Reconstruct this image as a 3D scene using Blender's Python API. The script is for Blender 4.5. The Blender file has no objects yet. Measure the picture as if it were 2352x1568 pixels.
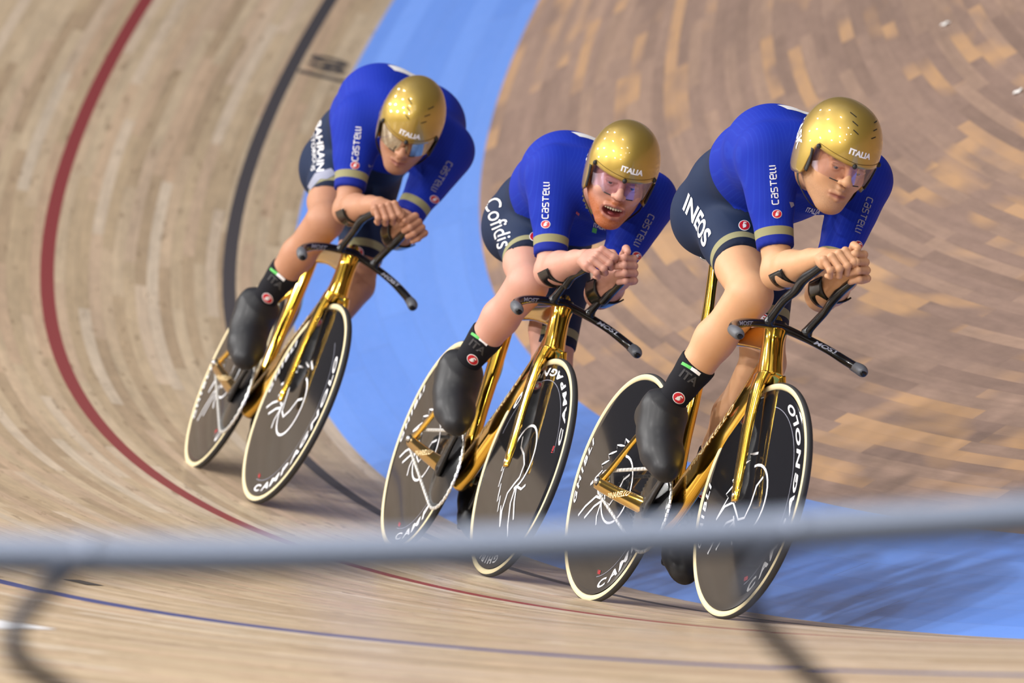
import bpy, bmesh, math, random
import numpy as np
from mathutils import Vector, Matrix
from mathutils.bvhtree import BVHTree
random.seed(4); rng = np.random.default_rng(4)
COL = bpy.context.scene.collection
PI = math.pi
V3 = lambda *a: np.array(a, float)
def unit(v): v = np.asarray(v, float); return v/np.linalg.norm(v)

# ------------------------------------------------------------------ camera and track survey
CAM_C = [27.68625, -8.95291, 6.6719]
CAM_R = [[0.347, 0.81074, -0.47147], [-0.01562, 0.50763, 0.86143], [0.93773, -0.29156, 0.18881]]
FPX = 25172.1
BIKES = [{'P': [-0.10705, -0.16792, 0.11372], 'x': [0.99978, 0.01242, -0.01682], 'y': [-0.02073, 0.6934, -0.72025], 'z': [0.00272, 0.72044, 0.69351], 'steer': 0.0115}, {'P': [-2.03614, -0.12301, 0.14194], 'x': [0.99717, -0.07518, 0.00154], 'y': [0.04988, 0.64599, -0.76172], 'z': [0.05627, 0.75964, 0.64791], 'steer': 0.022}, {'P': [-4.17249, -0.0308, 0.26311], 'x': [0.98827, -0.15263, -0.00422], 'y': [0.08629, 0.58104, -0.80929], 'z': [0.12597, 0.79944, 0.58739], 'steer': 0.0627}]
KN = np.array([-40,-28,-20,-13,-7,-3,0,3,7,12.])
KAPPA = [0.04494, 0.04217, 0.04038, 0.04088, 0.04443, 0.03885, 0.03537, 0.02592, 0.02203, 0.02374]
BANK = [0.58495, 0.63524, 0.67323, 0.70688, 0.66041, 0.63745, 0.59313, 0.54023, 0.45741, 0.37151]
OB, WB_BLUE, BB0, BB1 = 2.3164, 0.6986, 0.0469, 0.236

# ------------------------------------------------------------------ materials
def mat(name, base=(.5,.5,.5), rough=.5, metal=0, coat=0, coat_r=.05, spec=.5, emit=None, alpha=None, trans=0, sss=0, sheen=0):
    m = bpy.data.materials.new(name); m.use_nodes = True
    b = m.node_tree.nodes['Principled BSDF']
    b.inputs['Base Color'].default_value = (*base, 1); b.inputs['Roughness'].default_value = rough
    b.inputs['Metallic'].default_value = metal; b.inputs['Coat Weight'].default_value = coat
    b.inputs['Coat Roughness'].default_value = coat_r; b.inputs['Specular IOR Level'].default_value = spec
    b.inputs['Transmission Weight'].default_value = trans
    if alpha is not None: b.inputs['Alpha'].default_value = alpha
    if sss: b.inputs['Subsurface Weight'].default_value = sss; b.inputs['Subsurface Radius'].default_value = (.012,.004,.002); b.inputs['Subsurface Scale'].default_value = 1
    if sheen: b.inputs['Sheen Weight'].default_value = sheen
    return m
def srgb(r, g, b):
    f = lambda c: (c/255/12.92) if c/255 <= .04045 else ((c/255+.055)/1.055)**2.4
    return (f(r), f(g), f(b))
class NT:
    """small helper for writing node graphs"""
    def __init__(s, m): s.m = m; s.t = m.node_tree; s.b = s.t.nodes['Principled BSDF']
    def n(s, typ, **kw):
        x = s.t.nodes.new(typ)
        for k, v in kw.items(): setattr(x, k, v)
        return x
    def inp(s, sock, v):
        if hasattr(v, 'is_output') or isinstance(v, bpy.types.NodeSocket): s.t.links.new(v, sock)
        elif isinstance(v, (tuple, list)): sock.default_value = (*v, 1) if len(v) == 3 and sock.type == 'RGBA' else v
        else: sock.default_value = v
    def math(s, op, a, b=0., c=None):
        x = s.n('ShaderNodeMath', operation=op); s.inp(x.inputs[0], a); s.inp(x.inputs[1], b)
        if c is not None: s.inp(x.inputs[2], c)
        return x.outputs[0]
    def mix(s, f, a, b, blend='MIX'):
        x = s.n('ShaderNodeMix', data_type='RGBA', blend_type=blend); s.inp(x.inputs[0], f); s.inp(x.inputs[6], a); s.inp(x.inputs[7], b); return x.outputs[2]
    def attr(s, name):
        x = s.n('ShaderNodeAttribute', attribute_name=name); return x
    def comb(s, x_, y_, z_=0.):
        x = s.n('ShaderNodeCombineXYZ'); s.inp(x.inputs[0], x_); s.inp(x.inputs[1], y_); s.inp(x.inputs[2], z_); return x.outputs[0]
    def noise(s, vec, scale=1, detail=2, rough=.5):
        x = s.n('ShaderNodeTexNoise'); s.inp(x.inputs['Vector'], vec); x.inputs['Scale'].default_value = scale; x.inputs['Detail'].default_value = detail; x.inputs['Roughness'].default_value = rough; return x.outputs[0]
    def white(s, vec, out='Value'):
        x = s.n('ShaderNodeTexWhiteNoise', noise_dimensions='3D'); s.inp(x.inputs['Vector'], vec); return x.outputs[out]
    def ramp(s, f, stops, interp='LINEAR'):
        x = s.n('ShaderNodeValToRGB'); r = x.color_ramp; r.interpolation = interp
        while len(r.elements) < len(stops): r.elements.new(.5)
        for e, (p, c) in zip(r.elements, stops): e.position = p; e.color = (*c, 1)
        s.inp(x.inputs[0], f); return x.outputs[0]

def wood(name, stops, bw=.042, bl=2.6, rough=.42, coat=.15, grain=.25, seam=.5, patch=None, patchf=.0, stain=None, gw=.06, seed=0.):
    """long narrow boards that run along the track: UV u = metres along, v = metres across"""
    m = mat(name, rough=rough, coat=coat, coat_r=.25); k = NT(m)
    uv = k.n('ShaderNodeUVMap').outputs[0]; sp = k.n('ShaderNodeSeparateXYZ'); k.inp(sp.inputs[0], uv); u, v = sp.outputs[0], sp.outputs[1]
    wob = k.math('MULTIPLY', k.math('SUBTRACT', k.noise(k.comb(k.math('MULTIPLY', u, .35), k.math('MULTIPLY', v, 2.)), 1, 1), .5), .02)
    vr = k.math('DIVIDE', k.math('ADD', v, wob), bw); row = k.math('FLOOR', vr); vf = k.math('FRACT', vr)
    off = k.math('MULTIPLY', k.white(k.comb(row, 7.3+seed)), bl*3)
    ur = k.math('DIVIDE', k.math('ADD', u, off), bl); cell = k.math('FLOOR', ur); uf = k.math('FRACT', ur)
    cid = k.comb(row, cell, 1.7+seed); w = k.white(cid); w2 = k.white(k.comb(row, cell, 9.1+seed))
    col = k.ramp(w, stops)
    g1 = k.noise(k.comb(k.math('MULTIPLY', u, 1.6), k.math('MULTIPLY', v, 55), w2), 1, 3, .6)
    g2 = k.noise(k.comb(k.math('MULTIPLY', u, 5.), k.math('MULTIPLY', v, 22), k.math('MULTIPLY', w, 5.)), 1, 3, .65)
    g3 = k.noise(k.comb(k.math('MULTIPLY', u, .5), k.math('MULTIPLY', v, 7.), 3.), 1, 2)
    dk = k.math('ADD', k.math('ADD', k.math('MULTIPLY', g1, grain), k.math('MULTIPLY', g2, grain*1.2)), k.math('MULTIPLY', g3, grain))
    dk = k.math('SUBTRACT', 1+grain*1.55, dk)
    col = k.mix(1., col, k.comb(dk, dk, dk), 'MULTIPLY')
    if patch:  # tan patches along the boards: wear plus gloss reflections painted into the colour
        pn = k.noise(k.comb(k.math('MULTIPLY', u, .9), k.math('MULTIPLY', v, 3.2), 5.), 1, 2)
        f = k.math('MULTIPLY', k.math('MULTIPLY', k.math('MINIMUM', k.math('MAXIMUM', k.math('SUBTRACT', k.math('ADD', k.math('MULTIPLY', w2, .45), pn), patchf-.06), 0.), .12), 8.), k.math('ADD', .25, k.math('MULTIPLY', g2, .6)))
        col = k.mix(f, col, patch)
    if stain:   # dark knots and scuffs
        sn = k.noise(k.comb(k.math('MULTIPLY', u, 4.), k.math('MULTIPLY', v, 26), 8.), 1, 3, .6)
        f = k.math('MULTIPLY', k.math('GREATER_THAN', sn, .64), .55)
        col = k.mix(f, col, stain)
    e = k.math('GREATER_THAN', k.math('ABSOLUTE', k.math('SUBTRACT', vf, .5)), .5-gw*.5)
    e2 = k.math('GREATER_THAN', k.math('ABSOLUTE', k.math('SUBTRACT', uf, .5)), .5-.0012)
    ee = k.math('MULTIPLY', k.math('MAXIMUM', e, e2), seam)
    col = k.mix(ee, col, (.03,.022,.018))
    k.inp(k.b.inputs['Base Color'], col)
    k.inp(k.b.inputs['Roughness'], k.math('ADD', rough-.08, k.math('MULTIPLY', g2, .16)))
    return m
PINE = wood('pale_track_boards', [(0,srgb(176,152,124)),(.3,srgb(188,165,134)),(.55,srgb(202,181,152)),(.78,srgb(194,166,138)),(1,srgb(209,192,170))],
            bl=1.9, coat=.3, grain=.5, seam=.22, stain=srgb(128,104,78), gw=.05)
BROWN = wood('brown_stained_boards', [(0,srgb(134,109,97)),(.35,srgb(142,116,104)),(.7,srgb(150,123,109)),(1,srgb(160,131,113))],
             bw=.05, bl=1.3, rough=.34, coat=.35, grain=.45, seam=.12, patch=srgb(214,166,114), patchf=.87, gw=.04, seed=3.)  # orange-tan patch colour also stands in for reflections on the gloss
BLUE = wood('blue_painted_boards', [(0,srgb(86,138,227)),(.5,srgb(94,145,233)),(1,srgb(102,152,239))], bw=.11, bl=3.6, rough=.32, coat=.25, grain=.1, seam=.28, gw=.012, seed=5.)
M_RED = mat('red_line_paint', srgb(136,50,54), .45); M_BLACK = mat('black_line_paint', srgb(62,60,66), .45)
M_NAVYL = mat('blue_line_paint', srgb(56,68,126), .45); M_MARK = mat('marking_paint', srgb(66,62,62), .5)
M_WHITE = mat('white_print', srgb(238,238,242), .45); M_GREY = mat('dark_grey_print', srgb(58,58,62), .5)
M_LGREY = mat('silver_print', srgb(150,152,170), .4)
M_REDP = mat('red_print', srgb(196,28,44), .45); M_GREEN = mat('green_print', srgb(90,190,90), .5)
M_GOLD = mat('polished_gold', (.80,.47,.045), .13, 1, .6, .03)
M_HELM = mat('gold_helmet_paint', (.46,.31,.06), .42, .7, 1, .02)
M_CARB = mat('gloss_black_carbon', (.005,.005,.006), .25, 0, .2, .05, spec=.3)
M_RUB = mat('black_rubber', (.02,.02,.022), .6); M_GUM = mat('cream_tyre_wall', srgb(222,206,164), .6)
M_GOLDP = mat('pale_gold_print', (.80,.66,.36), .4, .3); M_CHAIN = mat('chain_steel', (.82,.82,.80), .42, .85); M_STEEL = mat('polished_steel', (.6,.6,.6), .25, 1); M_GRIP = mat('worn_grip', srgb(88,90,96), .45)
M_SHOE = mat('black_overshoe', (.010,.010,.013), .48, 0, .1, .3, spec=.35); M_SOCK = mat('black_sock', (.010,.010,.014), .85, spec=.2)
M_STRAP = mat('black_strap', (.012,.012,.012), .6); M_VENT = mat('vent_slot', (.004,.004,.004), .8)
M_TOOTH = mat('teeth', srgb(214,206,180), .3); M_EYEW = mat('eye_white', srgb(205,198,192), .25); M_EYED = mat('eye_iris', srgb(40,34,30), .15)
M_SEAT = mat('black_saddle', (.015,.015,.015), .45)
M_BEIGE = mat('gold_trim_fabric', srgb(150,146,104), .7)
M_RAIL = mat('painted_rail', srgb(132,142,162), .45, .3); M_RAILD = mat('dark_stay', srgb(50,54,66), .45, .2); M_PAPER = mat('white_paper', srgb(240,238,235), .7)
def carbon_disc():
    m = mat('glossy_disc_carbon', (.010,.010,.012), .06, 0, .25, .02, spec=.55); k = NT(m)
    return m
M_DISC = carbon_disc()
def suit_mat():
    m = mat('race_suit_fabric', rough=.68, spec=.18); k = NT(m)
    cuff = k.attr('cuff').outputs['Fac']; zone = k.attr('zone').outputs['Fac']; rib = k.attr('rib').outputs['Fac']
    blue = srgb(16,42,158); navy = srgb(27,41,70)
    rb = k.math('GREATER_THAN', k.math('FRACT', k.math('MULTIPLY', rib, 95.)), .8)
    bl = k.mix(k.math('MULTIPLY', rb, .12), blue, srgb(46,84,196))
    col = k.mix(k.math('GREATER_THAN', zone, 0.), bl, navy)
    hem = k.mix(k.math('GREATER_THAN', zone, 0.), srgb(22,38,140), srgb(22,30,52))
    c1 = k.math('LESS_THAN', cuff, .026); c2 = k.math('LESS_THAN', cuff, .050)
    col = k.mix(c2, col, srgb(146,142,106)); col = k.mix(c1, col, hem)
    k.inp(k.b.inputs['Base Color'], col); return m
M_SUIT = suit_mat()
def skin_mat(name, tone, lip, hair, red):
    m = mat(name, rough=.5, sss=.10, spec=.35); k = NT(m)
    tc = k.n('ShaderNodeTexCoord').outputs['Object']
    n = k.noise(tc, 22, 3, .6); n2 = k.noise(tc, 420, 2)
    col = k.mix(k.math('MULTIPLY', n, .5), tone, red)
    col = k.mix(k.attr('lip').outputs['Fac'], col, lip)
    hf = k.math('MULTIPLY', k.attr('hair').outputs['Fac'], k.math('ADD', .25, k.math('MULTIPLY', n2, 1.3)))
    h2 = k.n('ShaderNodeClamp'); k.inp(h2.inputs[0], hf)
    col = k.mix(h2.outputs[0], col, hair)
    k.inp(k.b.inputs['Base Color'], col); return m
M_VISOR_CLEAR = None
def visor_mat(name, tint, refl, tr):
    m = bpy.data.materials.new(name); m.use_nodes = True; t = m.node_tree; t.nodes.clear()
    o = t.nodes.new('ShaderNodeOutputMaterial'); a = t.nodes.new('ShaderNodeBsdfTransparent'); g = t.nodes.new('ShaderNodeBsdfGlossy')
    f = t.nodes.new('ShaderNodeFresnel'); f.inputs[0].default_value = 1.6
    ad = t.nodes.new('ShaderNodeMath'); ad.operation = 'MULTIPLY_ADD'; ad.inputs[1].default_value = .22; ad.inputs[2].default_value = tr; ad.use_clamp = True
    mx = t.nodes.new('ShaderNodeMixShader'); a.inputs[0].default_value = (*tint, 1); g.inputs[0].default_value = (*refl, 1); g.inputs[1].default_value = .04
    t.links.new(f.outputs[0], ad.inputs[0]); t.links.new(ad.outputs[0], mx.inputs[0]); t.links.new(a.outputs[0], mx.inputs[1]); t.links.new(g.outputs[0], mx.inputs[2]); t.links.new(mx.outputs[0], o.inputs[0])
    return m

# ------------------------------------------------------------------ mesh building
class MB:
    """collects vertices and faces of ONE part"""
    def __init__(s): s.V = []; s.F = []; s.M = []; s.mats = []; s.A = {}; s.n = 0
    def mi(s, m):
        if m not in s.mats: s.mats.append(m)
        return s.mats.index(m)
    def add(s, V, F, m, **attrs):
        V = np.asarray(V, float).reshape(-1, 3); k = s.mi(m)
        for a in attrs:
            if a not in s.A: s.A[a] = [np.zeros(s.n)] if s.n else []
        for a in s.A: s.A[a].append(np.asarray(attrs[a], float) if a in attrs else np.full(len(V), 1. if a == 'cuff' else 0.))
        s.V.append(V); s.F += [tuple(int(i)+s.n for i in f) for f in F]; s.M += [k]*len(F); s.n += len(V); return s
    def allv(s): return np.concatenate(s.V)
    def bvh(s): return BVHTree.FromPolygons([tuple(v) for v in s.allv()], s.F)
    def mesh(s, name, smooth=True):
        me = bpy.data.meshes.new(name); me.from_pydata([tuple(v) for v in s.allv()], [], s.F)
        for m in s.mats: me.materials.append(m)
        me.polygons.foreach_set('material_index', s.M)
        if smooth: me.polygons.foreach_set('use_smooth', [True]*len(me.polygons))
        for a, l in s.A.items():
            at = me.attributes.new(a, 'FLOAT', 'POINT'); at.data.foreach_set('value', np.concatenate(l).astype(np.float32))
        me.update(); return me
    def obj(s, name, parent=None, smooth=True, auto=None):
        o = bpy.data.objects.new(name, s.mesh(name, smooth)); COL.objects.link(o); o.parent = parent
        if auto: 
            md = o.modifiers.new('edges', 'EDGE_SPLIT'); md.split_angle = auto
        return o
def frame_along(P):
    P = np.asarray(P, float); T = np.gradient(P, axis=0); return T/np.linalg.norm(T, axis=1)[:, None]
def spline(P, n=8):
    """Catmull-Rom through the given rows (any number of columns)"""
    P = np.asarray(P, float); Q = np.vstack([2*P[0]-P[1], P, 2*P[-1]-P[-2]]); out = []
    for i in range(1, len(Q)-2):
        for t in np.linspace(0, 1, n, endpoint=False):
            a, b, c, d = Q[i-1:i+3]; out.append(.5*((2*b)+(c-a)*t+(2*a-5*b+4*c-d)*t*t+(3*b-a-3*c+d)*t**3))
    out.append(P[-1]); return np.array(out)
def loft(P, ry, rn, side=(0,1,0), seg=16, cap=True, square=2.0, closed=False):
    """tube through P: half size ry along the side hint, rn across it"""
    P = np.asarray(P, float); n = len(P); ry = np.broadcast_to(ry, n); rn = np.broadcast_to(rn, n)
    T = frame_along(P); S = np.asarray(side, float); S = np.broadcast_to(S, (n, 3)); S = S-(S*T).sum(1)[:, None]*T; S = S/np.linalg.norm(S, axis=1)[:, None]; N = np.cross(T, S)
    a = np.linspace(0, 2*PI, seg, endpoint=False); ca = np.sign(np.cos(a))*abs(np.cos(a))**(2/square); sa = np.sign(np.sin(a))*abs(np.sin(a))**(2/square)
    V = (P[:, None]+S[:, None]*(ry[:, None]*ca)[..., None]+N[:, None]*(rn[:, None]*sa)[..., None]).reshape(-1, 3)
    F = [(i*seg+j, i*seg+(j+1) % seg, (i+1)*seg+(j+1) % seg, (i+1)*seg+j) for i in range(n-1) for j in range(seg)]
    if cap:
        F.append(tuple(range(seg-1, -1, -1))); F.append(tuple((n-1)*seg+j for j in range(seg)))
    return V, F
def revolve(prof, axis='y', seg=96, c=(0,0,0), a0=0, a1=2*PI):
    """profile rows (radius, height along axis)"""
    prof = np.asarray(prof, float); full = abs(a1-a0-2*PI) < 1e-6
    a = np.linspace(a0, a1, seg, endpoint=False) if full else np.linspace(a0, a1, seg+1)
    m = len(a); k = len(prof); V = np.zeros((m, k, 3))
    r, h = prof[:, 0], prof[:, 1]; cc, ss = np.cos(a)[:, None]*r, np.sin(a)[:, None]*r
    if axis == 'y': V[..., 0] = cc; V[..., 2] = ss; V[..., 1] = h
    elif axis == 'z': V[..., 0] = cc; V[..., 1] = ss; V[..., 2] = h
    else: V[..., 1] = cc; V[..., 2] = ss; V[..., 0] = h
    V = V.reshape(-1, 3)+np.array(c); F = []
    for i in range(m if full else m-1):
        for j in range(k-1): F.append((i*k+j, ((i+1) % m)*k+j, ((i+1) % m)*k+j+1, i*k+j+1))
    return V, F
def ball(c, r, seg=14):
    t = np.linspace(0, PI, seg); V, F = revolve(np.stack([np.sin(t), np.cos(t)], 1), 'z', seg*2)
    return V*np.broadcast_to(r, 3)+np.array(c), F
def box(lo, hi):
    x0, y0, z0 = lo; x1, y1, z1 = hi
    return [(x0,y0,z0),(x1,y0,z0),(x1,y1,z0),(x0,y1,z0),(x0,y0,z1),(x1,y0,z1),(x1,y1,z1),(x0,y1,z1)], [(0,3,2,1),(4,5,6,7),(0,1,5,4),(1,2,6,5),(2,3,7,6),(3,0,4,7)]

# ---------------- lettering
def text2d(s, size=1., bold=.0, shear=0., maxlen=.15, spacing=1.):
    cu = bpy.data.curves.new('t', 'FONT'); cu.body = s; cu.size = 1; cu.offset = bold; cu.shear = shear; cu.align_x = 'CENTER'; cu.align_y = 'CENTER'; cu.space_character = spacing; cu.resolution_u = 4
    o = bpy.data.objects.new('t', cu); me = o.to_mesh(); bm = bmesh.new(); bm.from_mesh(me); bmesh.ops.triangulate(bm, faces=bm.faces)
    for _ in range(6):
        e = [e for e in bm.edges if e.calc_length() > maxlen]
        if not e: break
        bmesh.ops.subdivide_edges(bm, edges=e, cuts=1); bmesh.ops.triangulate(bm, faces=[f for f in bm.faces if len(f.verts) > 3])
    V = np.array([v.co[:2] for v in bm.verts]).reshape(-1, 2); bm.verts.ensure_lookup_table(); F = [tuple(v.index for v in f.verts) for f in bm.faces]
    bm.free(); o.to_mesh_clear(); bpy.data.objects.remove(o); bpy.data.curves.remove(cu)
    if len(V):
        lo, hi = V.min(0), V.max(0); V = V-(lo+hi)/2; V = V/(hi[1]-lo[1])*size
    return V, F
def stroke2d(lines, w, n=5):
    """polylines -> flat ribbons"""
    VV = []; FF = []; k = 0
    for L in lines:
        L = np.asarray(L, float); out = [L[0]]
        for a, b in zip(L[:-1], L[1:]): out += [a+(b-a)*t for t in np.linspace(0, 1, n+1)[1:]]
        P = np.array(out); T = frame_along(P); N = np.stack([-T[:, 1], T[:, 0]], 1)
        VV.append(np.stack([P+N*w/2, P-N*w/2], 1).reshape(-1, 2)); FF += [(k+2*i, k+2*i+1, k+2*i+3, k+2*i+2) for i in range(len(P)-1)]; k += 2*len(P)
    return np.concatenate(VV), FF
SQ = {'c': ([[(.8,1),(.15,1),(0,.85),(0,.15),(.15,0),(.8,0)]], 1.), 'a': ([[(.05,1),(.7,1),(.8,.85),(.8,0),(.1,0),(0,.15),(.1,.52),(.8,.52)]], 1.),
      's': ([[(.8,1),(.1,1),(0,.85),(.05,.55),(.75,.45),(.8,.15),(.7,0),(0,0)]], 1.), 't': ([[(0,1),(1.,1)], [(.42,1),(.42,0)]], 1.15),
      'e': ([[(.8,0),(.12,0),(0,.15),(0,.85),(.12,1),(.7,1),(.8,.85),(.8,.5),(0,.5)]], 1.), 'l': ([[(0,1),(0,.15),(.1,0),(.35,0)]], .5), 'i': ([[(.0,0),(.0,1.)]], .35)}
def square_word(word, h, w=.17, sp=.18):
    x = 0; L = []
    for ch in word:
        ls, adv = SQ[ch]
        for l in ls: L.append([((x+p[0])*h*.92, (p[1]-.5)*h) for p in l])
        x += adv+sp-.05
    V, F = stroke2d(L, w*h, 3); V[:, 0] -= (V[:, 0].max()+V[:, 0].min())/2; return V, F
def poly2d(pts, n=1):
    bm = bmesh.new(); vs = [bm.verts.new((*p, 0)) for p in pts]; bm.faces.new(vs); bmesh.ops.triangulate(bm, faces=bm.faces)
    for _ in range(n): bmesh.ops.subdivide_edges(bm, edges=list(bm.edges), cuts=1); bmesh.ops.triangulate(bm, faces=[f for f in bm.faces if len(f.verts) > 3])
    bm.verts.ensure_lookup_table(); V = np.array([v.co[:2] for v in bm.verts]); F = [tuple(v.index for v in f.verts) for f in bm.faces]; bm.free(); return V, F
def disc2d(rx, ry=None, rings=3, seg=28, r0=0):
    ry = ry or rx; V = []; F = []
    for i in range(rings+1):
        f = r0+(1-r0)*i/rings
        for j in range(seg): V.append((rx*f*math.cos(2*PI*j/seg), ry*f*math.sin(2*PI*j/seg)))
    for i in range(rings):
        for j in range(seg): F.append((i*seg+j, i*seg+(j+1) % seg, (i+1)*seg+(j+1) % seg, (i+1)*seg+j))
    return np.array(V), F
VIEW = unit((.945,-.32,-.02))
def decal(mb, tree, V2, F, o, right, up, m, n=None, off=.0012, reach=.35):
    """lays a flat shape on the surface behind the anchor o, looking along -n"""
    n = VIEW if n is None else unit(n); V = []; ok = []
    right = np.asarray(right, float); up = np.asarray(up, float)
    for p in V2:
        q = np.asarray(o)+right*p[0]+up*p[1]+n*reach
        h = tree.ray_cast(Vector(q), Vector(-n), reach*2)
        if h[0] is None: V.append((0,0,0)); ok.append(False); continue
        nn = np.array(h[1]); nn = nn if nn@n > 0 else -nn
        V.append(np.array(h[0])+nn*off+n*.0006); ok.append(True)
    V = np.array(V); F2 = []
    for f in F:
        if all(ok[i] for i in f):
            P = V[list(f)]; 
            if np.abs(P-P.mean(0)).max() < .03:
                nr = np.cross(P[1]-P[0], P[2]-P[0]); F2.append(tuple(f) if nr@n > 0 else tuple(f[::-1]))
    if F2: mb.add(V, F2, m)
def rot2(V, a): c, s = math.cos(a), math.sin(a); return np.asarray(V)@np.array([[c, s], [-s, c]])
def red_badge(mb, tree, o, right, up, r=.019, n=None, reach=.35):
    decal(mb, tree, *disc2d(r, r*.92), o, right, up, M_WHITE, n, off=.0010, reach=reach)
    decal(mb, tree, *disc2d(r*.88, r*.8), o, right, up, M_REDP, n, off=.0018, reach=reach)
    L = [[(.45,.35),(.1,.5),(-.1,.2),(.3,.0),(.05,-.3),(-.4,-.35)], [(-.3,.1),(.2,.05)], [(-.35,-.1),(.15,-.15)]]
    V, F = stroke2d(L, .2, 3); decal(mb, tree, V*r, F, o, right, up, M_WHITE, n, off=.0026, reach=reach)

# ---------------- distance-field sculpting (for people)
def cone(a, b, ra, rb, k=.02, cut=None, sub=False, sq=None):
    return dict(t='c', a=V3(*a), b=V3(*b), ra=ra, rb=rb, k=k, cut=cut, sub=sub, sq=sq)
def ell(c, r, R=None, k=.02, sub=False): return dict(t='e', c=V3(*c), r=V3(*r), R=np.eye(3) if R is None else R, k=k, sub=sub, cut=None)
def prim_d(p, X):
    if p['t'] == 'c':
        a, ab = p['a'], p['b']-p['a']; L = ab@ab+1e-12; Y = X-a.astype(np.float32); t = np.clip((Y@ab.astype(np.float32))/L, 0, 1)
        Q = Y-t[..., None]*ab.astype(np.float32)
        if p.get('sq'):     # flattened tube: (axis, factor)
            ax, f = p['sq']; ax = np.asarray(ax, np.float32); q = Q@ax; Q = Q+(q*(f-1))[..., None]*ax
        d = np.sqrt((Q*Q).sum(-1))-(p['ra']+(p['rb']-p['ra'])*t)
    else:
        Y = (X-p['c'].astype(np.float32))@p['R'].astype(np.float32); r = p['r'].astype(np.float32)
        k0 = np.sqrt(((Y/r)**2).sum(-1)); k1 = np.sqrt(((Y/(r*r))**2).sum(-1))+1e-9; d = k0*(k0-1)/k1
    if p['cut'] is not None:
        for (c, n) in p['cut']: d = np.maximum(d, (X-np.asarray(c, np.float32))@np.asarray(unit(n), np.float32))
    return d
def bounds(p):
    if p['t'] == 'c': m = max(p['ra'], p['rb'])*(1.25 if p.get('sq') else 1); return np.minimum(p['a'], p['b'])-m, np.maximum(p['a'], p['b'])+m
    m = p['r'].max(); return p['c']-m, p['c']+m
def sculpt(prims, h):
    B = [bounds(p) for p in prims if not p['sub']]; mg = 3*h+max(p['k'] for p in prims)/3; lo = np.min([b[0] for b in B], 0)-mg; hi = np.max([b[1] for b in B], 0)+mg
    N = np.ceil((hi-lo)/h).astype(int)+1; D = np.full(N, 1., np.float32)
    for p in prims:
        a, b = bounds(p); m = p['k']+2*h; i0 = np.clip(np.floor((a-m-lo)/h).astype(int), 0, N-1); i1 = np.clip(np.ceil((b+m-lo)/h).astype(int)+1, 1, N)
        ax = [np.arange(i0[j], i1[j], dtype=np.float32)*np.float32(h)+np.float32(lo[j]) for j in range(3)]
        X = np.stack(np.meshgrid(*ax, indexing='ij'), -1); d = prim_d(p, X); S = tuple(slice(i0[j], i1[j]) for j in range(3)); G = D[S]; k = p['k']
        if p['sub']: d = -d; hh = np.maximum(k-np.abs(G-d), 0)/k; D[S] = np.maximum(G, d)+hh*hh*k/4
        else: hh = np.maximum(k-np.abs(G-d), 0)/k; D[S] = np.minimum(G, d)-hh*hh*k/4
    return surfnet(D, lo, h)
def surfnet(F, lo, h):
    S = F < 0; nx, ny, nz = F.shape
    C = [(i, j, k) for i in (0, 1) for j in (0, 1) for k in (0, 1)]
    cnt = sum(S[i:nx-1+i, j:ny-1+j, k:nz-1+k].astype(np.int8) for i, j, k in C); act = (cnt > 0) & (cnt < 8)
    cells = np.argwhere(act); idx = -np.ones(act.shape, np.int64); idx[act] = np.arange(len(cells))
    acc = np.zeros((len(cells), 3)); num = np.zeros(len(cells))
    for a in C:
        for ax in range(3):
            if a[ax]: continue
            b = list(a); b[ax] = 1; A = cells+np.array(a); Bc = cells+np.array(b)
            fa = F[A[:, 0], A[:, 1], A[:, 2]].astype(float); fb = F[Bc[:, 0], Bc[:, 1], Bc[:, 2]].astype(float); cr = (fa < 0) != (fb < 0)
            t = np.where(cr, fa/np.where(cr, fa-fb, 1), 0); P = np.tile(np.array(a, float), (len(cells), 1)); P[:, ax] += t; acc += P*cr[:, None]; num += cr
    V = lo+h*(cells+acc/num[:, None]); Fs = []
    for ax in range(3):
        sl0 = [slice(None)]*3; sl1 = [slice(None)]*3; sl0[ax] = slice(0, -1); sl1[ax] = slice(1, None)
        A = S[tuple(sl0)]; Bq = S[tuple(sl1)]; e = np.argwhere(A != Bq); u, v = (ax+1) % 3, (ax+2) % 3
        ok = (e[:, u] > 0) & (e[:, v] > 0) & (e[:, u] < F.shape[u]-1) & (e[:, v] < F.shape[v]-1); e = e[ok]; ins = A[e[:, 0], e[:, 1], e[:, 2]]
        q = []
        for du, dv in ((1, 1), (0, 1), (0, 0), (1, 0)):
            c = e.copy(); c[:, u] -= du; c[:, v] -= dv; q.append(idx[c[:, 0], c[:, 1], c[:, 2]])
        q = np.stack(q, 1); q[~ins] = q[~ins][:, ::-1]; Fs.append(q)
    return V, np.concatenate(Fs)

def tag(o, label=None, cat=None, group=None, kind=None):
    for k, v in (('label', label), ('category', cat), ('group', group), ('kind', kind)):
        if v: o[k] = v
    return o
def empty(name, M=None):
    o = bpy.data.objects.new(name, None); COL.objects.link(o); o.empty_display_size = .2
    if M is not None: o.matrix_world = M
    return o

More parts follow.
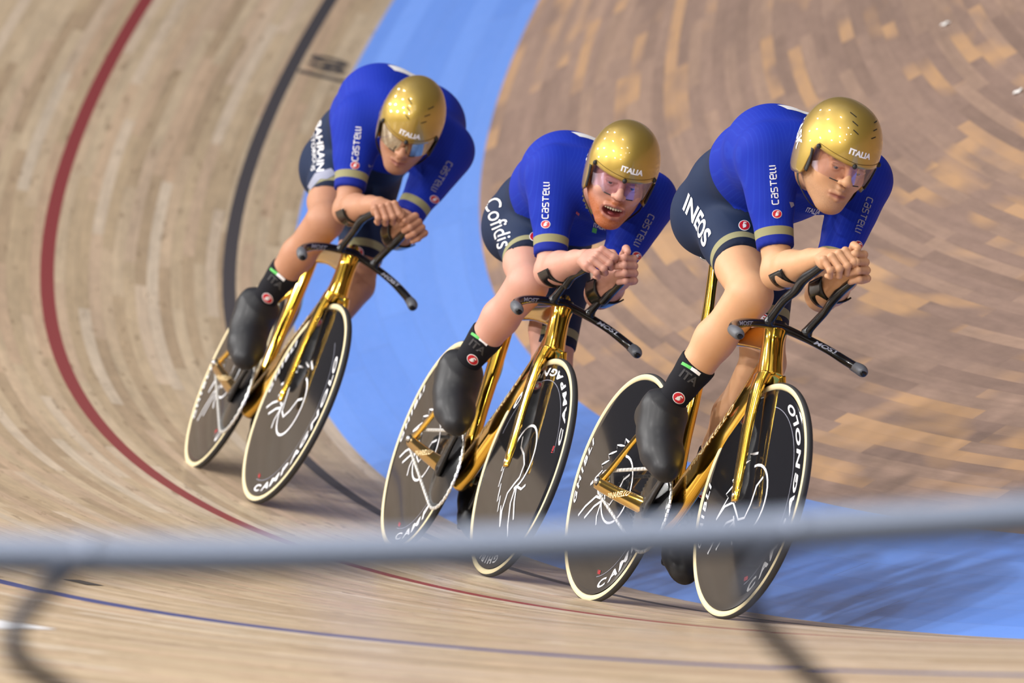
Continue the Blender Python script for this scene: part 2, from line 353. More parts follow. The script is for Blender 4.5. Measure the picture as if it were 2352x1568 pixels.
# ------------------------------------------------------------------ THE TRACK
def build_track():
    ds = .2; sg = np.arange(-44, 22+ds, ds); k = np.interp(sg, KN, KAPPA); b = np.interp(sg, KN, BANK)
    ker = np.exp(-np.linspace(-2, 2, 21)**2); ker /= ker.sum(); b = np.convolve(np.pad(b, 10, 'edge'), ker, 'valid')
    fine = np.arange(-44, 22+.05, .1); kf = np.interp(fine, KN, KAPPA); h = np.concatenate([[0], np.cumsum((kf[1:]+kf[:-1])/2*.1)]); h -= np.interp(0, fine, h)
    x = np.concatenate([[0], np.cumsum(np.cos((h[1:]+h[:-1])/2)*.1)]); y = np.concatenate([[0], np.cumsum(np.sin((h[1:]+h[:-1])/2)*.1)])
    x -= np.interp(0, fine, x); y -= np.interp(0, fine, y)
    x, y, h = np.interp(sg, fine, x), np.interp(sg, fine, y), np.interp(sg, fine, h)
    out = np.stack([np.sin(h), -np.cos(h), 0*h], 1); Z = V3(0, 0, 1); P = np.stack([x, y, 0*x], 1)
    lat = np.cos(b)[:, None]*out+np.sin(b)[:, None]*Z; bb = BB0+BB1*b; lb = np.cos(bb)[:, None]*out+np.sin(bb)[:, None]*Z
    A = P-.225*lat; B = A-WB_BLUE*lb
    def sheet(name, base, dirn, offs, mats, uvo):
        n, m = len(sg), len(offs); V = base[:, None]+np.asarray(offs)[None, :, None]*dirn[:, None]
        F = []; MI = []
        for i in range(n-1):
            for j in range(m-1): F.append((i*m+j, (i+1)*m+j, (i+1)*m+j+1, i*m+j+1)[::-1]); MI.append(mats[j][1])
        mb = MB(); ms = []
        for (mm, _) in mats:
            if mm not in ms: ms.append(mm)
        for q in ms: mb.mi(q)
        mb.V = [V.reshape(-1, 3)]; mb.F = F; mb.M = [ms.index(mats[t % (m-1)][0]) for t in range(len(F))]; mb.n = n*m
        me = mb.mesh(name); uv = me.uv_layers.new(name='UVMap'); L = np.zeros(len(me.loops), np.int64); me.loops.foreach_get('vertex_index', L)
        U = np.stack([sg[L//m], np.asarray(offs)[L % m]+uvo], 1).astype(np.float32); uv.data.foreach_set('uv', U.ravel())
        o = bpy.data.objects.new(name, me); COL.objects.link(o); return o
    w = lambda m: (m, 0)
    offs = [-.225, -.1, -.025, .025, .3, .625, .675, 1., 1.5, OB-.033, OB+.033, 3., 4., 5., 6., 7.]
    ms = [w(PINE)]*2+[w(M_BLACK)]+[w(PINE)]*2+[w(M_RED)]+[w(PINE)]*3+[w(M_NAVYL)]+[w(PINE)]*5
    t = sheet('floor', P, lat, offs, ms, 0.); tag(t, kind='structure', label='pale wooden banked boards with a red, a black and a blue line')
    bl = sheet('floor', B, lb, [0, .2, .45, WB_BLUE], [w(BLUE)]*3, 4.); tag(bl, kind='structure', label='bright blue painted band inside the black line')
    zf = V3(0, 0, .0)
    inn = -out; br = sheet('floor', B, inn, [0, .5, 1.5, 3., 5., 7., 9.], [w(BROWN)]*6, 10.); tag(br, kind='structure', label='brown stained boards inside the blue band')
    # the 60 metre mark between black line and blue band
    i = int(np.argmin(abs(sg-S60))); Tn = V3(np.cos(h[i]), np.sin(h[i]), 0); n = np.cross(Tn, -lat[i]); n = n if n[2] > 0 else -n; O = P[i]-.12*lat[i]+n*.0015
    mb = MB(); V, F = text2d('60', .16, .05); V[:, 0] *= .8
    # digits read from inside the track
    W = O+V[:, :1]*(-Tn)*1.35+V[:, 1:]*(-lat[i])*1.0*-1; mb.add(W, F, M_MARK)
    q = P[i]+Tn*.16+n*.0015; mb.add([q-.03*lat[i], q-.215*lat[i], q-.215*lat[i]+Tn*.05, q-.03*lat[i]+Tn*.05], [(0, 1, 2, 3)], M_MARK)
    o = mb.obj('distance_marking', t, False)
    for (s0, s1, o0, o1, mm, nm) in ((1.55, 2.25, 2.98, 3.13, M_WHITE, 'white_tape'), (-.16, .02, 2.01, 2.06, M_MARK, 'scuff_mark')):
        ii = [int(np.argmin(abs(sg-s0))), int(np.argmin(abs(sg-s1)))]; q = MB(); k0, k1 = ii[0], max(ii[1], ii[0]+1); r_ = range(k0, k1+1); VV = []
        for k_ in r_:
            nn = np.cross(V3(np.cos(h[k_]), np.sin(h[k_]), 0), lat[k_]); nn = nn if nn[2] > 0 else -nn; VV += [P[k_]+lat[k_]*o0+nn*.0015, P[k_]+lat[k_]*o1+nn*.0015]
        q.add(VV, [(2*j, 2*j+1, 2*j+3, 2*j+2) for j in range(len(r_)-1)], mm); q.obj(nm, t, False)
    return sg, P, lat, out, b, h, B
S60 = -12.9
SG, TP, TLAT, TOUT, TB, TH, EDGE_B = build_track()
SCR = [[-7.524, 3.932, -0.27], [-5.854, 3.435, -0.27]]

# scraps of paper on the brown boards
for x, y, a, lb in ((SCR[0][0], SCR[0][1], .4, 'small white scrap of paper on the brown boards at the top right'), (SCR[1][0], SCR[1][1], 1.3, 'small white scrap of paper on the brown boards beside the right edge of the photo')):
    zf = float(np.interp(0, [0], [0])); d = np.hypot(EDGE_B[:, 0]-x, EDGE_B[:, 1]-y); zf = EDGE_B[d.argmin(), 2]
    g = np.linspace(-1, 1, 6); V = []; c, s_ = math.cos(a), math.sin(a)
    for lift in (0, .0012):
        for p in g:
            for q in g: V.append((.017*(p*c-q*.75*s_), .017*(p*s_+q*.75*c), .0025+.006*math.sin(2.1*p+1.3*q+a)**2+lift))
    F = []
    for i in range(5):
        for j in range(5): q = i*6+j; F.append((q, q+1, q+7, q+6)); F.append((36+q, 36+q+6, 36+q+7, 36+q+1))
    for i in range(5):
        for q, r in ((i, i+1), (30+i+1, 30+i), ((i+1)*6, i*6), (i*6+5, i*6+11)): F.append((q, 36+q, 36+r, r))
    mb = MB(); mb.add(V, F, M_PAPER); o = mb.obj('paper_scrap'); o.location = (x, y, zf); tag(o, lb, 'paper', 'paper scraps on the brown boards')

# outer fence along the top of the banking
def fence():
    e = empty('metal_railing'); tag(e, 'blurred grey metal tube railing with bent stays in the foreground', 'railing')
    R = np.array(CAM_R); C = np.array(CAM_C)
    P = np.array(RAILPTS); P = spline(P, 6)
    e.location = P[len(P)//2]-V3(0, 0, 1.1)
    inv = -np.array(e.location)
    mb = MB(); mb.add(*loft(P+inv, .0275, .0275, seg=24), M_RAIL); mb.obj('top_rail', e)
    for (p, oo) in STAYS:
        p = np.array(p); out = V3(.39, -.92, 0); Z = V3(0, 0, 1); T = V3(.92, .39, 0)
        Q = np.array([p+out*a+Z*b+T*c for a, b, c in oo]); Q = spline(Q, 8)
        mb = MB(); mb.add(*loft(Q+inv, .0135, .0135, side=T, seg=16), M_RAILD); mb.add(*ball(p+inv, (.030, .030, .030)), M_RAIL); mb.obj('stay', e)
RAILPTS = [[13.6784, -5.8346, 4.2607], [13.7785, -5.6041, 4.12], [13.8584, -5.4176, 4.0109], [13.9484, -5.208, 3.8877], [14.0383, -4.9949, 3.7704], [14.0981, -4.851, 3.6954], [14.1579, -4.7062, 3.6218], [14.2377, -4.513, 3.5241], [14.3278, -4.2934, 3.4158], [14.417, -4.0739, 3.3115], [14.5166, -3.8273, 3.198]]
STAYS = [([13.8994, -5.3221, 3.9547], [(0, 0, 0), (0.03, 0.0, 0), (0.09, -0.003, 0), (0.133, -0.007, 0), (0.171, -0.02, 0), (0.186, -0.052, 0), (0.164, -0.096, 0), (0.142, -0.136, 0), (0.1, -0.22, 0), (0.03, -0.5, 0), (0, -1.0, 0)]), ([14.2238, -4.5474, 3.5402], [(0.0, 0.0, 0), (0.021599999999999998, 0.0, 0), (0.0648, -0.00345, 0), (0.09576, -0.00805, 0), (0.12312000000000001, -0.023, 0), (0.13391999999999998, -0.05979999999999999, 0), (0.11808, -0.1104, 0), (0.10223999999999998, -0.1564, 0), (0.072, -0.253, 0), (0.021599999999999998, -0.575, 0), (0.0, -1.15, 0)])]
fence()

# ------------------------------------------------------------------ LIGHT
def ceiling():
    k = 0
    for gx in range(-4, 5):
        for gy in range(-3, 4):
            x, y = gx*6.+1, gy*5.5+4
            if (gx+gy) % 2 or y > 9: continue
            l = bpy.data.lights.new('ceiling_lamp', 'AREA'); l.shape = 'RECTANGLE'; l.size = 1.3; l.size_y = .45; l.energy = LAMP_W*(2.3 if y < -3 else .6 if y < 6 else .15); l.color = (1, .97, .93)
            o = bpy.data.objects.new('ceiling_lamp', l); COL.objects.link(o); o.location = (x, y, 17.); k += 1
LAMP_W = 470
ceiling()
w = bpy.data.worlds.new('arena'); bpy.context.scene.world = w; w.use_nodes = True; nt = w.node_tree; bg = nt.nodes['Background']
tc = nt.nodes.new('ShaderNodeTexCoord'); sp = nt.nodes.new('ShaderNodeSeparateXYZ'); nt.links.new(tc.outputs['Generated'], sp.inputs[0])
rp = nt.nodes.new('ShaderNodeValToRGB'); nt.links.new(sp.outputs[2], rp.inputs[0])
st = [(0., (.10, .085, .07)), (.45, (.06, .06, .075)), (.60, (.10, .10, .13)), (.72, (.26, .27, .31)), (.88, (.42, .43, .46)), (1., (.60, .59, .58))]
while len(rp.color_ramp.elements) < len(st): rp.color_ramp.elements.new(.5)
for e, (p, c) in zip(rp.color_ramp.elements, st): e.position = p; e.color = (*c, 1)
nt.links.new(rp.outputs[0], bg.inputs[0]); bg.inputs[1].default_value = 1.0

# ------------------------------------------------------------------ CAMERA
cam = bpy.data.cameras.new('camera'); co = bpy.data.objects.new('camera', cam); COL.objects.link(co)
R = Matrix([CAM_R[0], CAM_R[1], CAM_R[2]]).transposed(); co.matrix_world = Matrix.Translation(CAM_C) @ R.to_4x4()
cam.sensor_width = 36; cam.lens = FPX*36/2352; cam.clip_start = .5; cam.clip_end = 300
cam.dof.use_dof = True; cam.dof.focus_distance = 30.6; cam.dof.aperture_fstop = 5.2
sc = bpy.context.scene; sc.camera = co
sc.view_settings.view_transform = 'Standard'; sc.view_settings.look = 'None'; sc.view_settings.gamma = 1; sc.view_settings.exposure = 0.25; sc.view_settings.use_curve_mapping = False

# ------------------------------------------------------------------ BICYCLES (local frame: x forward, y left, z up, origin under the front hub)
RW = .334; XR = -.965; BB = V3(-.572, 0, .272)
def T2(P2, q, r0=None): pass
def polar_word(word, r, size, a_start, direction, tops_in, squash=1., bold=.03, outline=False):
    """letters set along a rim: returns list of (V2,F); direction +1 = counter-clockwise seen from the right side"""
    out = []; a = a_start
    for ch in word:
        V, F = text2d(ch, size, bold, .25, .3)
        w = V[:, 0].max()-V[:, 0].min(); w *= squash; V[:, 0] *= squash; da = (w+size*.22)/r
        ac = a+direction*da/2
        # local letter axes
        rad = np.array([math.cos(ac), math.sin(ac)]); tan = np.array([-math.sin(ac), math.cos(ac)])*direction
        up = -rad if tops_in else rad
        out.append((rad*r+V[:, :1]*tan+V[:, 1:]*up, F)); a += direction*da
    return out
def disc_y(r, side):   # lens shaped disc: half thickness at radius r
    return side*(.0105+.009*(1-min(1, r/.315)**1.15))
def swirl():
    """wind-spirit line drawing near the hub"""
    c = lambda cx, cy, rx, ry, a0, a1, n=22: [(cx+rx*math.cos(t), cy+ry*math.sin(t)) for t in np.linspace(a0, a1, n)]
    L = [c(.035, .0, .075, .075, -2.6, 1.9), [(-.02,-.03),(.0,-.045),(.03,-.04),(.045,-.01),(.05,.03),(.07,.05)],
         [(-.02,-.03),(-.05,-.01),(-.09,-.02),(-.12,-.05)], [(-.12,-.05),(-.085,-.0),(-.10,.005),(-.07,.03),(-.085,.035),(-.05,.06),(-.06,.068),(-.02,.085),(-.03,.095),(.01,.10)],
         [(-.02,-.045),(-.06,-.055),(-.10,-.095),(-.12,-.125)], [(-.02,-.05),(-.05,-.075),(-.08,-.115)], [(-.02,-.05),(-.015,-.085),(.0,-.10)]]
    return [stroke2d([l], .0056, 1) for l in L]
def wheel(parent, name, c, rot, steer=0., front=True):
    e = MB(); sd = [1, -1]
    R = np.linspace(0, .305, 22)
    for s in sd:
        prof = [(max(r, 1e-4), disc_y(r, s)) for r in R]+[(.312, s*.0095)]
        V, F = revolve(prof if s < 0 else prof, 'y', 128); 
        if s < 0: F = [f[::-1] for f in F]
        e.add(V, F, M_DISC)
    # rim print, right side of the wheel
    def put(V2, F, m, off=.0011, side=-1):
        a = math.radians(rot); V2 = rot2(V2, a); r = np.hypot(V2[:, 0], V2[:, 1]); y = np.array([disc_y(q, side) for q in r])+side*off
        e.add(np.stack([V2[:, 0], y, V2[:, 1]], 1), F, m)
    for V, F in polar_word('CAMPAGNOLO', .287, .023, math.radians(-60), 1, True, 2.6): put(V, F, M_WHITE)
    for V, F in polar_word('GHIBLI', .286, .023, math.radians(212), -1, False, 1.6): put(V, F, M_WHITE)
    put(*disc_seg(.262, .2635, -1.1, 1.5), M_LGREY); 
    V, F = text2d('100', .012, .03); put(rot2(V, math.radians(15))+np.array([.25*math.cos(-1.05), .25*math.sin(-1.05)]), F, M_REDP)
    for V, F in swirl(): put(V*1.3+np.array([-.02, .0]), F, M_WHITE)
    o = e.obj(name, parent); o.location = c; o.rotation_euler = (0, 0, steer)
    # tyre: black tread with cream walls
    t = MB(); rc, rt = .3225, .0115; seg = 28
    for m, a0, a1 in ((M_RUB, -1.0, 1.0), (M_GUM, 1.0, 2.75), (M_GUM, -2.75, -1.0)):
        aa = np.linspace(a0, a1, 10); t.add(*revolve([(rc+rt*math.cos(a), rt*math.sin(a)) for a in aa], 'y', 144), m)
    t.obj('tyre', o)
    return o
def disc_seg(r0, r1, a0, a1, n=40):
    a = np.linspace(a0, a1, n); V = np.concatenate([np.stack([r*np.cos(a), r*np.sin(a)], 1) for r in (r0, r1)]); return V, [(i, i+1, n+i+1, n+i) for i in range(n-1)]
def aero(mb, P, w, d, m, n=10, seg=20, sq=2.3):
    rows = spline([list(p)+[a, b] for p, a, b in zip(P, w, d)], n); return mb.add(*loft(rows[:, :3], rows[:, 3], rows[:, 4], (0,1,0), seg, square=sq), m)
def build_bike(i, rots, seat_z, crank=45, bar=None):
    B = BIKES[i]; M = Matrix([[B['x'][r], B['y'][r], B['z'][r], B['P'][r]] for r in range(3)]+[[0,0,0,1]])
    root = empty('track_bicycle', M); st = B['steer']
    # frame
    f = MB()
    aero(f, [(-.158,0,.812),(-.150,0,.775),(-.128,0,.715),(-.108,0,.672)], [.031,.028,.030,.034], [.040,.038,.044,.048], M_GOLD)            # head tube
    aero(f, [(-.128,0,.715),(-.20,0,.62),(-.35,0,.47),(-.50,0,.325),(-.575,0,.262)], [.026,.024,.023,.026,.031], [.056,.054,.052,.056,.050], M_GOLD)   # down tube
    aero(f, [(-.160,0,.795),(-.24,0,.79),(-.42,0,.785),(-.60,0,.775),(-.65,0,.77)], [.024,.019,.016,.017,.018], [.060,.036,.023,.025,.03], M_GOLD)    # top tube
    aero(f, [(-.655,0,.80),(-.640,0,.72),(-.618,0,.60),(-.600,0,.47),(-.580,0,.36),(-.572,0,.27)], [.018,.021,.020,.019,.021,.030], [.030,.040,.038,.034,.034,.035], M_GOLD)  # seat tube
    for s in (-1, 1):
        aero(f, [(-.625,s*.012,.65),(-.69,s*.040,.585),(-.80,s*.055,.475),(-.925,s*.062,.365),(-.965,s*.064,.338)], [.010,.0075,.0065,.0065,.007], [.022,.014,.012,.013,.016], M_GOLD)
        aero(f, [(-.575,s*.030,.270),(-.66,s*.047,.283),(-.80,s*.058,.302),(-.93,s*.064,.322),(-.985,s*.066,.332)], [.012,.010,.0095,.009,.007], [.027,.025,.021,.019,.018], M_GOLD)
    f.add(*loft([(-.572,-.034,.272),(-.572,.034,.272)], .034, .034, (1,0,0), 24), M_GOLD)
    f.add(*ball((-.652,0,.77), (.034,.019,.036)), M_GOLD)
    tree = f.bvh()
    V, F = text2d('PINARELLO', .017, .02, .2, .3); V[:, 0] *= 1.15
    decal(f, tree, V, F, (-.80,-.07,.303), (-1*-1,0,.13), (-.1,0,1), M_GOLDP, n=(0,-1,.0), off=.0008)
    V, F = text2d('PINARELLO', .020, .01, .2, .3); V[:, 0] *= 1.9; d = unit((.72,0,.70))
    decal(f, tree, V, F, (-.345,-.05,.500), d, (-d[2],0,d[0]), M_GOLDP, n=(.1,-1,.1), off=.0008)
    f.obj('frame', root)
    sp = MB(); aero(sp, [(-.655,0,.79),(-.672,0,.86),(-.695,0,.93),(-.715,0,seat_z-.035)], [.015,.0135,.013,.015], [.026,.024,.022,.022], M_GOLD); sp.obj('seat_post', root)
    cl = MB(); cl.add(*ball((-.622,-.012,.79), (.009,.012,.014)), M_CARB); cl.add(*ball((-.616,-.021,.79), (.005,.005,.007)), M_STEEL); cl.obj('seat_clamp', root)
    s_ = MB()
    rows = spline([(-.86,0,seat_z+.012,.072,.016),(-.83,0,seat_z+.014,.072,.018),(-.76,0,seat_z+.004,.052,.018),(-.68,0,seat_z,.026,.018),(-.60,0,seat_z-.004,.018,.016),(-.585,0,seat_z-.008,.010,.010)], 6)
    s_.add(*loft(rows[:, :3], rows[:, 3], rows[:, 4], (0,1,0), 20, square=2.6), M_SEAT)
    for s in (-1, 1): s_.add(*loft(spline([(-.83,s*.03,seat_z-.0),(-.76,s*.022,seat_z-.035),(-.68,s*.022,seat_z-.035),(-.61,s*.008,seat_z-.008)], 6), .0035, .0035), M_STEEL)
    s_.obj('saddle', root)
    # fork turns with the bar
    fk = MB(); c, s0 = math.cos(st), math.sin(st)
    aero(fk, [(-.112,0,.690),(-.104,0,.672),(-.098,0,.655)], [.030,.034,.034], [.040,.036,.020], M_GOLD, 5)
    for s in (-1, 1): aero(fk, [(-.108,s*.022,.680),(-.094,s*.034,.635),(-.066,s*.043,.53),(-.030,s*.048,.42),(-.004,s*.052,.350),(.004,s*.053,.318)], [.018,.0135,.0110,.0100,.0095,.007], [.040,.034,.028,.024,.020,.015], M_GOLD)
    fk.obj('fork', root)
    for s in (-1, 1):
        ax = MB(); ax.add(*loft([(0,s*.050,.334),(0,s*.063,.334)], .006, .006, (1,0,0), 12), M_STEEL); ax.obj('front_axle_bolt', root)
        ax = MB(); ax.add(*loft([(XR,s*.060,.334),(XR,s*.082,.334)], .0085, .0085, (1,0,0), 6), M_STEEL); ax.add(*loft([(XR,s*.068,.334),(XR,s*.074,.334)], .013, .013, (1,0,0), 20), M_CARB); ax.obj('rear_axle_nut', root)
    wf = wheel(root, 'front_wheel', (0,0,RW), rots[0], st); wr = wheel(root, 'rear_wheel', (XR,0,RW), rots[1])
    # drivetrain on the right side
    cr = MB(); n = 60; prof = []
    yy = -.048; rr = .117
    ang = np.linspace(0, 2*PI, n*4, endpoint=False); rad = rr+.004*np.cos(ang*n)
    Vr = []
    for y in (yy-.002, yy+.002): Vr += [(r*math.cos(a), y, r*math.sin(a)) for a, r in zip(ang, rad)]
    m_ = len(ang); Fr = [(i, (i+1) % m_, m_+(i+1) % m_, m_+i) for i in range(m_)]+[tuple(range(m_-1, -1, -1)), tuple(range(m_, 2*m_))]
    cr.add(np.array(Vr)+BB*V3(1,0,1), Fr, M_CARB)
    cr.add(*revolve([(.001, -.060), (.03, -.060), (.05, -.055), (.10, -.0515), (.105, -.050)], 'y', 64, (BB[0], 0, BB[2])), M_CARB)
    co_ = cr.obj('chainring', root); 
    cog = MB(); cog.add(*revolve([(.001, -.051), (.030, -.051), (.033, -.049), (.030, -.046), (.001, -.046)], 'y', 40, (XR, 0, RW)), M_STEEL); cog.obj('rear_cog', root)
    ch = MB(); r1, r2 = .121, .036; d = V3(XR, 0, RW)-BB; L = math.hypot(d[0], d[2]); base = math.atan2(d[2], d[0]); al = math.acos((r1-r2)/L)
    pts = [(BB[0]+r1*math.cos(a), BB[2]+r1*math.sin(a)) for a in np.linspace(base+al, base-al+2*PI, 60)]
    pts += [(XR+r2*math.cos(a), RW+r2*math.sin(a)) for a in np.linspace(base-al, base+al, 16)]
    pts.append(pts[0]); pts = np.array(pts); seg = np.hypot(*np.diff(pts, axis=0).T); cum = np.concatenate([[0], np.cumsum(seg)]); nl = int(cum[-1]/.0127)
    for q in range(nl):
        t0 = (q+.06)*cum[-1]/nl; t1 = (q+.94)*cum[-1]/nl; a = np.array([np.interp(t0, cum, pts[:, 0]), np.interp(t0, cum, pts[:, 1])]); b = np.array([np.interp(t1, cum, pts[:, 0]), np.interp(t1, cum, pts[:, 1])])
        w_ = .0052 if q % 2 else .0036; ch.add(*loft([(a[0], -.050, a[1]), (b[0], -.050, b[1])], w_, .0055, (0,1,0), 8), M_CHAIN)
    ch.obj('chain', root, False)
    ca = math.radians(crank)
    for s, a in ((-1, ca), (1, ca+PI)):
        c_ = MB(); e_ = BB+.170*V3(math.cos(a), 0, math.sin(a)); dd = unit(e_-BB)
        rows = spline([[*(BB+V3(0, s*.066, 0)-dd*.02), .010, .020], [*(BB+V3(0, s*.069, 0)), .011, .022], [*((BB+e_)/2+V3(0, s*.076, 0)), .008, .0145], [*(e_+V3(0, s*.080, 0)), .009, .0155], [*(e_+dd*.014+V3(0, s*.080, 0)), .007, .010]], 6)
        c_.add(*loft(rows[:, :3], rows[:, 3], rows[:, 4], (0,1,0), 16, square=2.6), M_CARB)
        c_.add(*loft([BB+V3(0, s*.040, 0), BB+V3(0, s*.080, 0)], .014, .014, (1,0,0), 20), M_CARB); c_.obj('crank_arm', root)
        p_ = MB(); p_.add(*loft([e_+V3(0, s*.080, 0), e_+V3(0, s*.145, 0)], .006, .006, (1,0,0), 12), M_STEEL); V, F = box((-.035,-.028,-.008), (.035,.028,.008))
        p_.add(np.array(V)+e_+V3(0, s*.118, 0), F, M_CARB); p_.obj('pedal', root)
    # cockpit
    hb = MB(); ns = []
    pts = [(.045,-.190,.757,.0130,.0130),(.018,-.188,.764,.0130,.0130),(-.035,-.172,.778,.0125,.014),(-.085,-.135,.797,.0115,.018),(-.125,-.080,.813,.0115,.021),(-.145,0,.824,.0125,.024)]
    rows = spline(pts+[(x,-y,z,a,b) for x,y,z,a,b in pts[-2::-1]], 8)
    P = rows[:, :3]; hb.add(*loft(P, rows[:, 3], rows[:, 4], (0,0,1), 20, square=2.2), M_CARB)
    hb.add(*loft([(-.165,0,.833),(-.158,0,.803)], .028, .034, (0,1,0), 24), M_CARB)
    tr = hb.bvh()
    for s in (-1, 1):
        V, F = text2d('MOST', .011, .03, .3, .4); V[:, 0] *= 1.5
        decal(hb, tr, V, F, (-.05,s*.125,.80), (0,.97,-.25*s), (0,.25*s,.97), M_LGREY, n=(1,0,0), off=.0006)
    hbo = hb.obj('base_bar', root)
    for s in (-1, 1):
        g = MB(); rows = spline([(-.005,s*.186,.767,.0135),(.02,s*.190,.763,.0155),(.05,s*.191,.757,.0165),(.068,s*.190,.752,.014),(.073,s*.190,.750,.008)], 5); g.add(*loft(rows[:, :3], rows[:, 3], rows[:, 3], seg=18), M_GRIP); g.add(*ball((.072,s*.190,.750), (.004,.010,.010)), M_CARB); g.obj('bar_end_grip', hbo)
    for s in (-1, 1):
        a = MB(); (tx, ty, tz), (ex, ey, ez) = bar[s]
        rows = spline([(-.075,s*.058,.822,.016,.018),(-.06,s*.059,.84,.011,.014),(-.0,s*.062,.885,.0105,.013),(ex-.02,s*(ey-.004),ez-.02,.012,.014),(ex+.02,s*ey*.97,ez+.012,.013,.016),(ex*.4+tx*.6,s*(ey*.4+ty*.6),ez*.4+tz*.6,.0115,.013),(tx,s*ty,tz,.011,.011)], 7)
        a.add(*loft(rows[:, :3], rows[:, 3], rows[:, 4], (0,1,0), 18, square=2.3), M_CARB); ao = a.obj('aero_extension', root)
        # forearm cup: half pipe that cradles the elbow
        p = MB(); U = []; cc = V3(*CUPS[i][s]); n1, n2 = 16, 8; rr = .0535
        for th in (0, .0045):
            for iu in range(n1+1):
                a_ = math.radians(-90+s*(-90+145*iu/n1))
                for iv in range(n2+1):
                    v = -.035+.075*iv/n2
                    U.append(cc+V3(v+.008*math.sin(a_), (rr+th)*math.cos(a_), (rr+th)*math.sin(a_)+v*.24))
        W = n2+1; NN = (n1+1)*W; F = []
        for iu in range(n1):
            for iv in range(n2): q = iu*W+iv; F.append((q, q+W, q+W+1, q+1)); F.append((NN+q, NN+q+1, NN+q+W+1, NN+q+W))
        for iu in range(n1): F.append((iu*W, NN+iu*W, NN+iu*W+W, iu*W+W)); q = iu*W+n2; F.append((q, q+W, NN+q+W, NN+q))
        for iv in range(n2): F.append((iv, iv+1, NN+iv+1, NN+iv)); q = n1*W+iv; F.append((q, NN+q, NN+q+1, q+1))
        p.add(U, F, M_CARB); p.obj('elbow_cup', ao)
    return root, M
BARS = [ {-1:((.200,.050,1.000),(.066,.060,.935)), 1:((.200,.050,.990),(.066,.060,.935))},
         {-1:((.195,.052,.955),(.03,.068,.893)), 1:((.195,.050,.955),(.03,.062,.885))},
         {-1:((.195,.050,.995),(.05,.070,.925)), 1:((.195,.055,.99),(.05,.066,.92))} ]
CUPS = [{-1:(-.012,-.058,.984),1:(-.012,.072,.965)},{-1:(-.02,-.090,.920),1:(-.02,.068,.912)},{-1:(-.02,-.080,.960),1:(-.02,.083,.952)}]
SEATS = [1.036, .965, .985]; CRANK = [42, 52, 48]; ROTS = [(0, -20), (76, -30), (-30, 10)]
ROOTS = []
LB = ['golden track bicycle at the front of the line, ridden by the man nearest the railing',
      'golden track bicycle in the middle of the line, under the rider with the ginger beard',
      'golden track bicycle at the back, under the rider with the lowered head']
for i in range(3):
    r_, m_ = build_bike(i, ROTS[i], SEATS[i], CRANK[i], BARS[i]); tag(r_, LB[i], 'bicycle', 'golden track bicycles ridden in line'); ROOTS.append((r_, m_))

# ------------------------------------------------------------------ RIDERS (same local frame as the bicycle)
def ik(a, c, l1, l2, pole):
    a, c = V3(*a), V3(*c); d = c-a; L = np.linalg.norm(d); L = min(L, (l1+l2)*.999); u = unit(d); x = (l1*l1-l2*l2+L*L)/(2*L); h = math.sqrt(max(l1*l1-x*x, 1e-6))
    p = np.asarray(pole, float); p = unit(p-(p@u)*u); return a+u*x+p*h
def euler(yaw, pitch, roll):
    y, p, r = map(math.radians, (yaw, pitch, roll))
    Rz = np.array([[math.cos(y), -math.sin(y), 0], [math.sin(y), math.cos(y), 0], [0, 0, 1]])
    Ry = np.array([[math.cos(p), 0, math.sin(p)], [0, 1, 0], [-math.sin(p), 0, math.cos(p)]])   # + pitch looks down
    Rx = np.array([[1, 0, 0], [0, math.cos(r), -math.sin(r)], [0, math.sin(r), math.cos(r)]])
    return Rz@Ry@Rx
